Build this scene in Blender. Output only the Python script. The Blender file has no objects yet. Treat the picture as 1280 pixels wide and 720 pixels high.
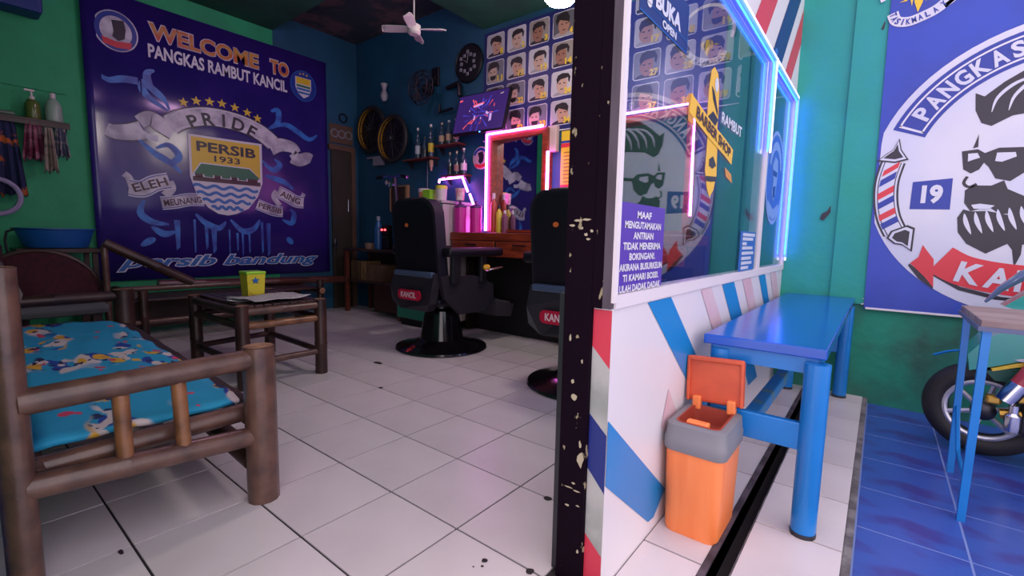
import bpy, bmesh, math, random
from mathutils import Vector, Matrix
random.seed(7)
PI = math.pi
SC = bpy.context.scene
COL = SC.collection

# ------------------------------------------------------------------ camera
cam = bpy.data.cameras.new('camera')
cam.lens = 16.34
cam.sensor_width = 36.0
cam.clip_start = 0.02
co = bpy.data.objects.new('camera', cam)
COL.objects.link(co)
_r = Vector((0.783, 0.621, 0.021)).normalized()
_f = Vector((-0.616, 0.780, -0.107)).normalized()
_u = _r.cross(_f).normalized()
_r = _f.cross(_u).normalized()
m = Matrix((( _r.x, _u.x, -_f.x), (_r.y, _u.y, -_f.y), (_r.z, _u.z, -_f.z))).to_4x4()
m.translation = Vector((1.483, -0.887, 0.827))
co.matrix_world = m
SC.camera = co

# ------------------------------------------------------------------ sky, exposure
W = bpy.data.worlds.new('overcast_sky')
SC.world = W
W.use_nodes = True
bg = W.node_tree.nodes['Background']
bg.inputs['Color'].default_value = (0.95, 0.84, 0.92, 1)
bg.inputs['Strength'].default_value = 1.5
SC.view_settings.view_transform = 'Standard'
SC.view_settings.look = 'None'
SC.view_settings.exposure = 0.55
SC.view_settings.gamma = 1.0
SC.view_settings.use_curve_mapping = False

# ------------------------------------------------------------------ materials
_M = {}
def M(name, col, rough=0.55, metal=0.0, col2=None, scale=9.0, amt=0.5, bump=0.0, bscale=60.0, emit=0.0, ecol=None,
      stretch=(1, 1, 1), lo=0.4, hi=0.6, coat=0.0, spec=0.5, detail=4.0):
    if name in _M:
        return _M[name]
    m = bpy.data.materials.new(name)
    m.use_nodes = True
    nt = m.node_tree
    b = nt.nodes['Principled BSDF']
    b.inputs['Roughness'].default_value = rough
    b.inputs['Metallic'].default_value = metal
    b.inputs['Specular IOR Level'].default_value = spec
    if coat:
        b.inputs['Coat Weight'].default_value = coat
        b.inputs['Coat Roughness'].default_value = 0.15
    c = tuple(col) + (1,)
    b.inputs['Base Color'].default_value = c
    tc = None
    def coords():
        t = nt.nodes.new('ShaderNodeTexCoord')
        mp = nt.nodes.new('ShaderNodeMapping')
        mp.inputs['Scale'].default_value = stretch
        nt.links.new(t.outputs['Object'], mp.inputs['Vector'])
        return mp
    if col2 is not None:
        tc = coords()
        n = nt.nodes.new('ShaderNodeTexNoise')
        n.inputs['Scale'].default_value = scale
        n.inputs['Detail'].default_value = detail
        nt.links.new(tc.outputs['Vector'], n.inputs['Vector'])
        r = nt.nodes.new('ShaderNodeValToRGB')
        r.color_ramp.elements[0].position = lo
        r.color_ramp.elements[1].position = hi
        r.color_ramp.elements[0].color = c
        r.color_ramp.elements[1].color = tuple(col2) + (1,)
        nt.links.new(n.outputs['Fac'], r.inputs['Fac'])
        nt.links.new(r.outputs['Color'], b.inputs['Base Color'])
    if bump:
        tc = tc or coords()
        n2 = nt.nodes.new('ShaderNodeTexNoise')
        n2.inputs['Scale'].default_value = bscale
        n2.inputs['Detail'].default_value = 3
        nt.links.new(tc.outputs['Vector'], n2.inputs['Vector'])
        bp = nt.nodes.new('ShaderNodeBump')
        bp.inputs['Strength'].default_value = bump
        bp.inputs['Distance'].default_value = 0.01
        nt.links.new(n2.outputs['Fac'], bp.inputs['Height'])
        nt.links.new(bp.outputs['Normal'], b.inputs['Normal'])
    if emit:
        b.inputs['Emission Color'].default_value = tuple(ecol or col) + (1,)
        b.inputs['Emission Strength'].default_value = emit
    _M[name] = m
    return m

def glass_mat(name, tint, base=0.06):
    m = bpy.data.materials.new(name)
    m.use_nodes = True
    nt = m.node_tree
    for n in list(nt.nodes):
        if n.type == 'BSDF_PRINCIPLED':
            nt.nodes.remove(n)
    out = nt.nodes['Material Output']
    g = nt.nodes.new('ShaderNodeNewGeometry')
    d = nt.nodes.new('ShaderNodeVectorMath'); d.operation = 'DOT_PRODUCT'
    nt.links.new(g.outputs['Incoming'], d.inputs[0]); nt.links.new(g.outputs['Normal'], d.inputs[1])
    def mth(op, a, bv):
        q = nt.nodes.new('ShaderNodeMath'); q.operation = op
        if isinstance(a, (int, float)): q.inputs[0].default_value = a
        else: nt.links.new(a, q.inputs[0])
        if bv is not None:
            if isinstance(bv, (int, float)): q.inputs[1].default_value = bv
            else: nt.links.new(bv, q.inputs[1])
        return q.outputs[0]
    a = mth('ABSOLUTE', d.outputs['Value'], None)
    s = mth('SUBTRACT', 1.0, a)
    p = mth('POWER', s, 5.0)
    q = mth('MULTIPLY', p, 1.0 - base)
    f = mth('ADD', q, base)
    t = nt.nodes.new('ShaderNodeBsdfTransparent'); t.inputs['Color'].default_value = tuple(tint) + (1,)
    gl = nt.nodes.new('ShaderNodeBsdfGlossy'); gl.inputs['Roughness'].default_value = 0.0
    mx = nt.nodes.new('ShaderNodeMixShader')
    nt.links.new(f, mx.inputs[0]); nt.links.new(t.outputs[0], mx.inputs[1]); nt.links.new(gl.outputs[0], mx.inputs[2])
    nt.links.new(mx.outputs[0], out.inputs['Surface'])
    return m

white_tile = M('white_tile', (0.68, 0.62, 0.64), 0.30, col2=(0.60, 0.54, 0.56), scale=2.5, lo=0.42, hi=0.68)
grout = M('dark_grout', (0.025, 0.018, 0.022), 0.9)
blue_tile = M('blue_marble_tile', (0.040, 0.095, 0.42), 0.28, col2=(0.045, 0.045, 0.27), scale=4.5, lo=0.5, hi=0.62, stretch=(1,1.7,1), detail=8)
blue_grout = M('pale_blue_grout', (0.17, 0.24, 0.55), 0.8)
concrete = M('grey_concrete', (0.20, 0.19, 0.2), 0.9, col2=(0.10, 0.09, 0.1), scale=14, bump=0.4)
green_paint = M('green_wall_paint', (0.014, 0.34, 0.14), 0.6, col2=(0.012, 0.29, 0.12), scale=3, bump=0.15, bscale=25)
blue_paint = M('dark_blue_wall_paint', (0.008, 0.075, 0.15), 0.55, col2=(0.006, 0.055, 0.11), scale=2.2, bump=0.2, bscale=20)
teal_paint = M('teal_outer_wall_paint', (0.012, 0.30, 0.30), 0.6, col2=(0.012, 0.30, 0.20), scale=2.5, lo=0.35, hi=0.7, bump=0.25, bscale=18)
wet_green = M('stained_green_paint', (0.010, 0.25, 0.16), 0.7, col2=(0.025, 0.10, 0.075), scale=5, lo=0.42, hi=0.72, bump=0.4, bscale=20)
ceil_dark = M('mouldy_ceiling_paint', (0.025, 0.035, 0.05), 0.8, col2=(0.12, 0.07, 0.08), scale=4, lo=0.5, hi=0.62)
ceil_green = M('green_ceiling_paint', (0.011, 0.085, 0.052), 0.7, col2=(0.008, 0.06, 0.04), scale=3)
white_paint = M('white_gloss_paint', (0.72, 0.68, 0.72), 0.35, col2=(0.70, 0.655, 0.69), scale=2)
frame_white = M('white_frame_paint', (0.72, 0.66, 0.70), 0.4)
stripe_blue = M('stripe_blue_paint', (0.01, 0.22, 0.56), 0.35)
stripe_navy = M('stripe_navy_paint', (0.010, 0.022, 0.17), 0.4)
stripe_red = M('stripe_red_paint', (0.58, 0.035, 0.07), 0.4)
stripe_pink = M('faded_red_paint', (0.66, 0.42, 0.48), 0.4, col2=(0.68, 0.52, 0.56), scale=5)
stripe_grey = M('worn_white_paint', (0.42, 0.42, 0.40), 0.55, col2=(0.28, 0.30, 0.28), scale=9)
dark_post = M('chipped_dark_maroon_paint', (0.0055, 0.0012, 0.006), 0.75, spec=0.08, col2=(0.30, 0.25, 0.16), scale=34, lo=0.655, hi=0.675, stretch=(1, 1, 0.6))
grey_wood = M('weathered_grey_wood', (0.10, 0.075, 0.10), 0.7, col2=(0.03, 0.02, 0.03), scale=10, stretch=(1, 1, 0.15))
black_vinyl = M('black_vinyl', (0.006, 0.005, 0.010), 0.42, spec=0.35)
black_trim = M('black_edge_trim', (0.016, 0.014, 0.024), 0.45, spec=0.35)
black_gloss = M('black_gloss_enamel', (0.006, 0.005, 0.008), 0.12, coat=0.5)
grey_shell = M('charcoal_shell', (0.022, 0.019, 0.028), 0.45, spec=0.35)
chrome = M('chrome', (0.7, 0.7, 0.75), 0.12, 1.0)
steel_dark = M('dark_steel', (0.06, 0.06, 0.07), 0.35, 0.8)
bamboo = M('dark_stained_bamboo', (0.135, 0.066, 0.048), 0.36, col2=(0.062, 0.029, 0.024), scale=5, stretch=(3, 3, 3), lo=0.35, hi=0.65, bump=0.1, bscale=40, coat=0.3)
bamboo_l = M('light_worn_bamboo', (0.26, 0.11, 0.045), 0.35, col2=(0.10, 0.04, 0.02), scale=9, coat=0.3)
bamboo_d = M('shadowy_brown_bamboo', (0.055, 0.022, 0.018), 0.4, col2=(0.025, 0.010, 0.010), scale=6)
bamboo_end = M('cut_bamboo_end', (0.36, 0.19, 0.11), 0.7, col2=(0.22, 0.10, 0.06), scale=30)
red_wood = M('red_brown_wood', (0.13, 0.028, 0.014), 0.45, col2=(0.09, 0.02, 0.012), scale=7, stretch=(1, 1, 4))
orange_wood = M('orange_varnished_wood', (0.28, 0.045, 0.018), 0.35, col2=(0.17, 0.024, 0.010), scale=6, stretch=(1, 6, 6))
dark_wood = M('dark_brown_wood', (0.03, 0.014, 0.012), 0.5, col2=(0.05, 0.024, 0.018), scale=6)
door_wood = M('dark_olive_door_wood', (0.030, 0.026, 0.016), 0.6, col2=(0.022, 0.018, 0.012), scale=7, stretch=(1, 1, .3))
door_frame_m = M('brown_door_frame', (0.10, 0.055, 0.035), 0.55)
blue_gloss = M('blue_gloss_paint', (0.003, 0.085, 0.50), 0.17, col2=(0.003, 0.07, 0.42), scale=3, coat=0.15)
blue_leg = M('bright_blue_paint', (0.008, 0.19, 0.58), 0.28, col2=(0.008, 0.165, 0.50), scale=4)
orange_pl = M('orange_plastic', (0.88, 0.25, 0.075), 0.4, col2=(0.84, 0.215, 0.06), scale=6, stretch=(6, 6, .6))
orange_dk = M('deep_orange_plastic', (0.66, 0.10, 0.035), 0.45, col2=(0.56, 0.08, 0.03), scale=12)
grey_pl = M('grey_plastic', (0.19, 0.19, 0.21), 0.5)
inner_red = M('red_bin_liner', (0.33, 0.05, 0.03), 0.5)
vinyl_navy = M('navy_vinyl_print', (0.022, 0.014, 0.15), 0.20, col2=(0.036, 0.016, 0.20), scale=1.6, bump=0.08, bscale=5)
vinyl_blue = M('blue_vinyl_print', (0.012, 0.05, 0.42), 0.33, col2=(0.01, 0.035, 0.30), scale=2, bump=0.08, bscale=6)
p_white = M('print_white', (0.66, 0.65, 0.72), 0.4)
p_offw = M('print_pale_blue_white', (0.55, 0.57, 0.70), 0.4, col2=(0.62, 0.62, 0.70), scale=2.5)
p_black = M('print_black', (0.018, 0.014, 0.03), 0.4)
p_red = M('print_red', (0.62, 0.03, 0.05), 0.4)
p_yellow = M('print_yellow', (0.72, 0.50, 0.03), 0.4)
p_gold = M('print_gold', (0.55, 0.28, 0.05), 0.4, col2=(0.55, 0.09, 0.03), scale=14, stretch=(.2, .2, 1))
p_green = M('print_green', (0.02, 0.16, 0.07), 0.4)
p_maroon = M('print_maroon', (0.05, 0.012, 0.02), 0.4)
p_wave = M('print_wave_blue', (0.02, 0.15, 0.48), 0.4)
p_swirl = M('print_swirl_blue', (0.020, 0.06, 0.36), 0.4, col2=(0.03, 0.19, 0.62), scale=9)
p_silver = M('print_silver', (0.34, 0.31, 0.42), 0.4, col2=(0.66, 0.63, 0.72), scale=7)
p_blueink = M('print_royal_blue', (0.012, 0.035, 0.30), 0.4)
p_ltblue = M('print_letter_blue', (0.015, 0.12, 0.42), 0.4)
pink_neon = M('pink_neon_tube', (1, 0.5, 1), 0.4, emit=13.0, ecol=(1.0, 0.16, 0.95))
blue_neon = M('blue_led_tube', (0.3, 0.5, 1), 0.4, emit=7.0, ecol=(0.002, 0.016, 1.0))
white_neon = M('white_led_tube', (0.8, 0.8, 1), 0.4, emit=0.9, ecol=(0.80, 0.82, 1.0))
cyan_neon = M('cyan_led_line', (0.3, 0.8, 1), 0.4, emit=1.5, ecol=(0.02, 0.45, 1.0))
lamp_glow = M('white_lamp_diffuser', (1, 1, 1), 0.4, emit=24.0, ecol=(1.0, 0.86, 0.80))
mirror_m = M('mirror_silver', (0.86, 0.88, 0.92), 0.02, 1.0)
window_glass = glass_mat('window_glass', (0.86, 0.92, 0.98), 0.10)
def bottle_glass_mat():
    return M('dark_bottle_glass', (0.03, 0.05, 0.09), 0.08, spec=0.8)

# ------------------------------------------------------------------ helpers
def wl(o):
    v = Vector((0, 0, 0))
    while o is not None:
        v += o.location
        o = o.parent
    return v

class B:
    def __init__(s):
        s.v = []; s.f = []; s.mi = []; s.cur = 0
    def add(s, vs, fs):
        n = len(s.v)
        s.v += [tuple(q) for q in vs]
        s.f += [tuple(i + n for i in f) for f in fs]
        s.mi += [s.cur] * len(fs)
        return s
    def box(s, a, b):
        x0, y0, z0 = a; x1, y1, z1 = b
        return s.add([(x0,y0,z0),(x1,y0,z0),(x1,y1,z0),(x0,y1,z0),(x0,y0,z1),(x1,y0,z1),(x1,y1,z1),(x0,y1,z1)],
                     [(3,2,1,0),(4,5,6,7),(0,1,5,4),(1,2,6,5),(2,3,7,6),(3,0,4,7)])
    def hexa(s, bot, top):
        return s.add(list(bot) + list(top), [(3,2,1,0),(4,5,6,7),(0,1,5,4),(1,2,6,5),(2,3,7,6),(3,0,4,7)])
    def rbox(s, a, b, r=0.01, seg=2):
        bm = bmesh.new()
        x0, y0, z0 = a; x1, y1, z1 = b
        vs = [bm.verts.new(q) for q in [(x0,y0,z0),(x1,y0,z0),(x1,y1,z0),(x0,y1,z0),(x0,y0,z1),(x1,y0,z1),(x1,y1,z1),(x0,y1,z1)]]
        for f in [(3,2,1,0),(4,5,6,7),(0,1,5,4),(1,2,6,5),(2,3,7,6),(3,0,4,7)]:
            bm.faces.new([vs[i] for i in f])
        r = min(r, abs(x1-x0)*.49, abs(y1-y0)*.49, abs(z1-z0)*.49)
        bmesh.ops.bevel(bm, geom=list(bm.edges), offset=r, segments=seg, affect='EDGES', profile=0.5)
        bm.verts.index_update()
        s.add([v.co[:] for v in bm.verts], [[v.index for v in f.verts] for f in bm.faces])
        bm.free()
        return s
    def sweep(s, pts, r, n=8, cap=True, closed=False, flat=None):
        pts = [Vector(p) for p in pts]
        k = len(pts)
        rs = r if isinstance(r, (list, tuple)) else [r] * k
        d0 = (pts[1] - pts[0]).normalized()
        up = Vector((0, 0, 1)) if abs(d0.z) < 0.9 else Vector((1, 0, 0))
        vs = []; fs = []
        side = d0.cross(up).normalized()
        for i in range(k):
            if closed:
                t = (pts[(i + 1) % k] - pts[i - 1]).normalized()
            elif i == 0: t = d0
            elif i == k - 1: t = (pts[-1] - pts[-2]).normalized()
            else: t = ((pts[i+1] - pts[i]).normalized() + (pts[i] - pts[i-1]).normalized()).normalized()
            side = (side - t * side.dot(t))
            side = side.normalized() if side.length > 1e-6 else t.orthogonal().normalized()
            w = t.cross(side)
            for j in range(n):
                a = 2 * PI * j / n
                vs.append(pts[i] + side * math.cos(a) * rs[i] + w * math.sin(a) * rs[i] * (flat or 1))
        m = k if closed else k - 1
        for i in range(m):
            i2 = (i + 1) % k
            for j in range(n):
                fs.append((i*n + j, i*n + (j+1) % n, i2*n + (j+1) % n, i2*n + j))
        if cap and not closed:
            fs.append(tuple(range(n - 1, -1, -1)))
            fs.append(tuple((k-1)*n + j for j in range(n)))
        return s.add(vs, fs)
    def lathe(s, prof, c=(0,0,0), n=20, axis='Z'):
        vs = []; fs = []
        k = len(prof)
        for (r, z) in prof:
            r = max(r, 0.0004)
            for j in range(n):
                a = 2*PI*j/n
                x, y = r*math.cos(a), r*math.sin(a)
                if axis == 'Z': p = (c[0]+x, c[1]+y, c[2]+z)
                elif axis == 'Y': p = (c[0]+x, c[1]-z, c[2]+y)
                else: p = (c[0]+z, c[1]+x, c[2]+y)
                vs.append(p)
        for i in range(k-1):
            for j in range(n):
                fs.append((i*n+j, i*n+(j+1)%n, (i+1)*n+(j+1)%n, (i+1)*n+j))
        fs.append(tuple(range(n-1,-1,-1)))
        fs.append(tuple((k-1)*n+j for j in range(n)))
        return s.add(vs, fs)
    def torus(s, c, R, r, axis='Z', n=32, k=10, sx=1.0, sz=1.0):
        pts = []
        for i in range(n):
            a = 2*PI*i/n
            x, y = R*math.cos(a)*sx, R*math.sin(a)*sz
            pts.append({'Z': (c[0]+x, c[1]+y, c[2]), 'Y': (c[0]+x, c[1], c[2]+y), 'X': (c[0], c[1]+x, c[2]+y)}[axis])
        return s.sweep(pts, r, k, closed=True)
    def poly(s, pts):
        return s.add(pts, [tuple(range(len(pts)))])
    def prism(s, pts, d):
        n = len(pts); d = Vector(d)
        a = [Vector(p) for p in pts]
        return s.add([p[:] for p in a] + [(p + d)[:] for p in a],
                     [tuple(range(n-1,-1,-1)), tuple(range(n, 2*n))] + [(i, (i+1)%n, n+(i+1)%n, n+i) for i in range(n)])
    def bamboo(s, p0, p1, r, gap=0.24, n=12):
        p0 = Vector(p0); p1 = Vector(p1); L = (p1-p0).length
        pts = []; rs = []
        ts = [(0, r)]
        q = gap * 0.6
        while q < L - 0.03:
            ts += [(q-0.012, r), (q-0.004, r*1.06), (q+0.004, r*1.06), (q+0.012, r)]
            q += gap
        ts.append((L, r))
        for t, rr in ts:
            pts.append(p0 + (p1-p0)*(t/L)); rs.append(rr)
        return s.sweep(pts, rs, n)
    def mesh(s, name, mats, off=(0,0,0), smooth=False):
        me = bpy.data.meshes.new(name)
        o = Vector(off)
        me.from_pydata([(Vector(v) - o)[:] for v in s.v], [], s.f)
        bm = bmesh.new(); bm.from_mesh(me)
        bmesh.ops.recalc_face_normals(bm, faces=bm.faces[:]) if getattr(s, 'fix', True) else None
        bm.to_mesh(me); bm.free()
        for mm in (mats if isinstance(mats, (list, tuple)) else [mats]):
            me.materials.append(mm)
        if len(me.polygons) == len(s.mi):
            me.polygons.foreach_set('material_index', s.mi)
        if smooth:
            me.polygons.foreach_set('use_smooth', [True]*len(me.polygons))
            try: me.set_sharp_from_angle(angle=math.radians(38))
            except Exception: pass
        me.update()
        return me
    def obj(s, name, mats, parent=None, smooth=False, loc=None):
        if parent is None and loc is not None:
            o = bpy.data.objects.new(name, s.mesh(name, mats, loc, smooth)); o.location = loc
        else:
            o = bpy.data.objects.new(name, s.mesh(name, mats, wl(parent), smooth))
        COL.objects.link(o)
        if parent is not None: o.parent = parent
        return o

def tag(o, label=None, cat=None, group=None, kind=None):
    if label: o['label'] = label
    if cat: o['category'] = cat
    if group: o['group'] = group
    if kind: o['kind'] = kind
    return o
def thing(name, label, cat, loc=(0,0,0), group=None):
    o = bpy.data.objects.new(name, None)
    o.empty_display_size = 0.05
    COL.objects.link(o); o.location = loc
    return tag(o, label, cat, group)
def struct(name, b, mat, smooth=False):
    return tag(b.obj(name, mat, None, smooth), kind='structure')
def kids(o):
    return [c for c in bpy.data.objects if c.parent == o]
def copy_tree(o, parent=None):
    c = o.copy(); COL.objects.link(c); c.parent = parent
    for ch in kids(o):
        copy_tree(ch, c)
    return c
def share(src, name, parent, loc):
    o = bpy.data.objects.new(name, src.data); COL.objects.link(o)
    o.parent = parent; o.location = loc
    return o

# frames for flat print: fx = plane facing +X (u=Y, v=z), fy = plane facing -Y (u=X, v=z)
def fx(d):  return lambda u, v, o=0.0: (d + o, u, v)
def fy(d):  return lambda u, v, o=0.0: (u, d - o, v)
def flat(name, mat, parent, fr, polys, off=0.002):
    b = B(); b.fix = False
    for p in polys:
        b.poly([fr(u, v, off) for u, v in p])
    return b.obj(name, mat, parent)
def ell(cu, cv, ru, rv=None, n=28, a0=0, a1=2*PI):
    rv = ru if rv is None else rv
    k = n if abs(a1-a0-2*PI) < 1e-6 else n + 1
    return [(cu+ru*math.cos(a0+(a1-a0)*i/n), cv+rv*math.sin(a0+(a1-a0)*i/n)) for i in range(k)]
def ring(cu, cv, r0, r1, a0, a1, n=36, sv=1.0):
    out = []
    for i in range(n):
        b0 = a0+(a1-a0)*i/n; b1 = a0+(a1-a0)*(i+1)/n
        out.append([(cu+r0*math.cos(b0), cv+sv*r0*math.sin(b0)), (cu+r1*math.cos(b0), cv+sv*r1*math.sin(b0)),
                    (cu+r1*math.cos(b1), cv+sv*r1*math.sin(b1)), (cu+r0*math.cos(b1), cv+sv*r0*math.sin(b1))])
    return out
def band(pts, ws):
    ws = ws if isinstance(ws, (list, tuple)) else [ws]*len(pts)
    L = []; R = []
    for i, (u, v) in enumerate(pts):
        a = pts[max(i-1, 0)]; c = pts[min(i+1, len(pts)-1)]
        dx, dy = c[0]-a[0], c[1]-a[1]; l = math.hypot(dx, dy) or 1
        nx, ny = -dy/l*ws[i]/2, dx/l*ws[i]/2
        L.append((u+nx, v+ny)); R.append((u-nx, v-ny))
    return [[L[i], R[i], R[i+1], L[i+1]] for i in range(len(pts)-1)]
def curve(p, n=8):   # catmull-rom through points
    out = []
    q = [p[0]] + list(p) + [p[-1]]
    for i in range(1, len(q)-2):
        for k in range(n):
            t = k/n
            f = lambda a,b,c,d: 0.5*((2*b)+(-a+c)*t+(2*a-5*b+4*c-d)*t*t+(-a+3*b-3*c+d)*t**3)
            out.append((f(q[i-1][0],q[i][0],q[i+1][0],q[i+2][0]), f(q[i-1][1],q[i][1],q[i+1][1],q[i+2][1])))
    out.append(p[-1])
    return out
def rrect(u0, v0, u1, v1, r, n=4):
    out = []
    for cx, cy, a in ((u1-r, v1-r, 0), (u0+r, v1-r, PI/2), (u0+r, v0+r, PI), (u1-r, v0+r, 1.5*PI)):
        out += [(cx+r*math.cos(a+PI/2*i/n), cy+r*math.sin(a+PI/2*i/n)) for i in range(n+1)]
    return out
def star(cu, cv, r):
    return [[(cu, cv), (cu+r*math.sin(2*PI*i/5), cv+r*math.cos(2*PI*i/5)),
             (cu+.42*r*math.sin(2*PI*(i+.5)/5), cv+.42*r*math.cos(2*PI*(i+.5)/5))] for i in range(5)] + \
           [[(cu, cv), (cu+.42*r*math.sin(2*PI*(i+.5)/5), cv+.42*r*math.cos(2*PI*(i+.5)/5)),
             (cu+r*math.sin(2*PI*(i+1)/5), cv+r*math.cos(2*PI*(i+1)/5))] for i in range(5)]

_T = {}
def glyphs(txt, bold=0.0, shear=0.0):
    key = (txt, bold, shear)
    if key not in _T:
        cu = bpy.data.curves.new('t', 'FONT')
        cu.body = txt; cu.resolution_u = 3; cu.offset = bold; cu.shear = shear; cu.fill_mode = 'FRONT'
        ob = bpy.data.objects.new('t', cu); COL.objects.link(ob)
        dg = bpy.context.evaluated_depsgraph_get(); dg.update()
        me = bpy.data.meshes.new_from_object(ob.evaluated_get(dg))
        vs = [(v.co.x, v.co.y) for v in me.vertices]; fs = [tuple(p.vertices) for p in me.polygons]
        bpy.data.objects.remove(ob); bpy.data.curves.remove(cu); bpy.data.meshes.remove(me)
        x0 = min(v[0] for v in vs); x1 = max(v[0] for v in vs); y0 = min(v[1] for v in vs); y1 = max(v[1] for v in vs)
        _T[key] = ([((x-x0)/(x1-x0), (y-y0)/(y1-y0)) for x, y in vs], fs, (x1-x0)/(y1-y0))
    return _T[key]
def text(name, txt, mat, parent, fr, o, ex, ey, off=0.003, bold=0.0, shear=0.0):
    """fit the words in the parallelogram with corner o and edges ex, ey"""
    vs, fs, asp = glyphs(txt, bold, shear)
    b = B(); b.fix = False
    b.add([fr(o[0]+a*ex[0]+c*ey[0], o[1]+a*ex[1]+c*ey[1], off) for a, c in vs], fs)
    return b.obj(name, mat, parent)
def tbox(name, txt, mat, parent, fr, u0, v0, u1, v1, off=0.003, bold=0.0, shear=0.0):
    return text(name, txt, mat, parent, fr, (u0, v0), (u1-u0, 0), (0, v1-v0), off, bold, shear)
def arc_text(name, txt, mat, parent, fr, cu, cv, r, h, a0, step, off=0.003, bold=0.02, outward=True, wmax=0.9):
    b = B(); b.fix = False
    for i, ch in enumerate(txt):
        if ch == ' ': continue
        a = a0 + step*i
        vs, fs, asp = glyphs(ch, bold)
        w = min(h*asp, abs(step)*r*wmax)
        if ch in 'I1': w = h*asp
        rad = (math.cos(a), math.sin(a)); tan = (math.sin(a), -math.cos(a))
        if not outward: rad = (-rad[0], -rad[1]); tan = (-tan[0], -tan[1])
        px, py = cu+r*math.cos(a), cv+r*math.sin(a)
        b.add([fr(px+(x-.5)*w*tan[0]+(y-.5)*h*rad[0], py+(x-.5)*w*tan[1]+(y-.5)*h*rad[1], off) for x, y in vs], fs)
    return b.obj(name, mat, parent)

# ================================================================== STRUCTURE
# floor: dark grout bed with every white tile on it
floor = struct('floor', B().box((-3.36, -1.5, -0.08), (1.205, 2.3, -0.004)), grout)
tile_mesh = None
def tile_at(x0, y0, x1, y1, parent, mat, z=0.0, g=0.0032, th=0.008, name='tile', shared={}):
    key = (round(x1-x0, 3), round(y1-y0, 3), mat.name)
    if key not in shared:
        w, h = x1-x0-2*g, y1-y0-2*g
        b = B()
        b.box((-w/2,-h/2,-th),(w/2,h/2,0))
        shared[key] = b.mesh(name, mat)
    o = bpy.data.objects.new(name, shared[key]); COL.objects.link(o)
    o.parent = parent
    o.location = Vector(((x0+x1)/2, (y0+y1)/2, z + random.uniform(-.0004, .0004))) - wl(parent)
    return o
for i in range(-11, 4):
    for j in range(-5, 8):
        x0, x1 = .3*i, .3*(i+1)
        y0, y1 = .3*j, .3*(j+1)
        if j == 7: y1 = 2.268
        if x0 > 0.85:
            if y0 < 0: x1 = 1.19
            else: x0, x1 = 1.03, 1.19
        if j == 0 and x0 > 1.0: y0 = 0.04
        tile_at(x0, y0, x1, y1, floor, white_tile)
b = B(); b.fix = False
for (x, y, rx, ry) in [(-1.023,.897,.040,.020),(-.591,.605,.018,.012),(.713,.297,.016,.014),(.862,-.004,.011,.012),(.75,-.048,.0085,.009),(.759,-.067,.004,.004),(.743,-.083,.003,.003),(.011,-.627,.016,.006)]:
    b.poly([(x+rx*math.cos(a*PI/5)*random.uniform(.75,1.1), y+ry*math.sin(a*PI/5)*random.uniform(.75,1.1), 0.0012) for a in range(10)])
tag(b.obj('chipped_spot', grout, floor), kind='stuff')
# drain slot and raised strip
drain = struct('trim_1', B().box((1.205, -1.5, -0.12), (1.25, 2.3, -0.07)), grout)
B().box((1.19, -1.5, -0.10), (1.205, 2.3, 0.004)).obj('drain_edge', grey_wood, drain)
ledge = struct('floor_ledge', B().box((1.25, -1.5, -0.08), (1.47, 2.3, -0.004)), concrete)
for j in range(-5, 8):
    tile_at(1.252, .3*j, 1.47, min(.3*(j+1), 2.268), ledge, white_tile)
struct('trim_2', B().box((1.47, -1.5, -0.1), (1.488, 2.3, -0.002)), concrete)
porch = struct('floor_porch', B().box((1.488, -1.5, -0.1), (4.2, 2.3, -0.0308)), blue_grout)
for k in range(-7, 5):
    y0, y1 = 0.835+.3*k, min(1.135+.3*k, 2.268)
    for x0, x1 in [(1.49, 1.746)] + [(1.746+.3*q, 2.046+.3*q) for q in range(3)]:
        tile_at(x0, y0, x1, y1, porch, blue_tile, z=-0.03)

# walls
wall_left = struct('wall_left', B().box((-3.36, -1.5, -0.1), (-3.3, 2.33, 3.0)), green_paint)
B().box((-3.3, -0.96, 1.80), (-3.288, -0.16, 2.76)).obj('raised_plaster', green_paint, wall_left)
B().box((-3.3, 1.35, 0), (-3.296, 2.27, 2.95)).obj('dark_paint_panel', blue_paint, wall_left)
struct('wall_front_left', B().box((-3.36, -1.02, -0.1), (0.62, -0.96, 3.0)), green_paint)
wall_back = struct('wall_back', B().box((-3.36, 2.27, -0.1), (1.0, 2.33, 3.0)), blue_paint)
wall_out = struct('wall_right', B().box((1.0, 2.27, -0.1), (4.2, 2.33, 3.2)), teal_paint)
B().box((1.275, 2.252, 0.51), (4.2, 2.27, 3.2)).obj('pilaster', teal_paint, wall_out)
B().box((1.032, 2.262, -0.03), (4.2, 2.27, 0.51)).obj('stained_lower_band', wet_green, wall_out)
b = B(); b.fix = False
for k in range(30):
    x = random.uniform(1.27, 1.5); z = 0.515+random.gauss(0, .010); r = random.uniform(.0015, .005)
    b.poly([(x+r*1.6*math.cos(a*PI/3)*random.uniform(.5,1.2), 2.250, z+r*math.sin(a*PI/3)*random.uniform(.5,1.2)) for a in range(6)])
tag(b.obj('paint_flake', white_paint, wall_out), kind='stuff')
flat('scuff_mark', p_black, wall_out, fy(2.262), band([(1.205,.965),(1.215,.99),(1.235,1.01),(1.24,1.04)], [.02,.03,.018,.004]), 0.002)
flat('scuff_mark', p_black, wall_out, fy(2.252), band([(1.392,1.93),(1.40,1.965)], [.012,.006]), 0.002)
ceiling = struct('ceiling', B().box((-3.36, 1.30, 2.93), (1.03, 2.33, 3.0)), ceil_dark)
B().box((-3.36, -1.02, 2.77), (1.03, 1.35, 2.98)).obj('front_soffit', ceil_green, ceiling)
B().box((-1.38, 1.35, 2.62), (1.03, 2.27, 2.94)).obj('side_soffit', ceil_green, ceiling)
B().box((-1.50, 1.35, 2.72), (-1.38, 2.27, 2.94)).obj('soffit_step', ceil_green, ceiling)

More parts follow.
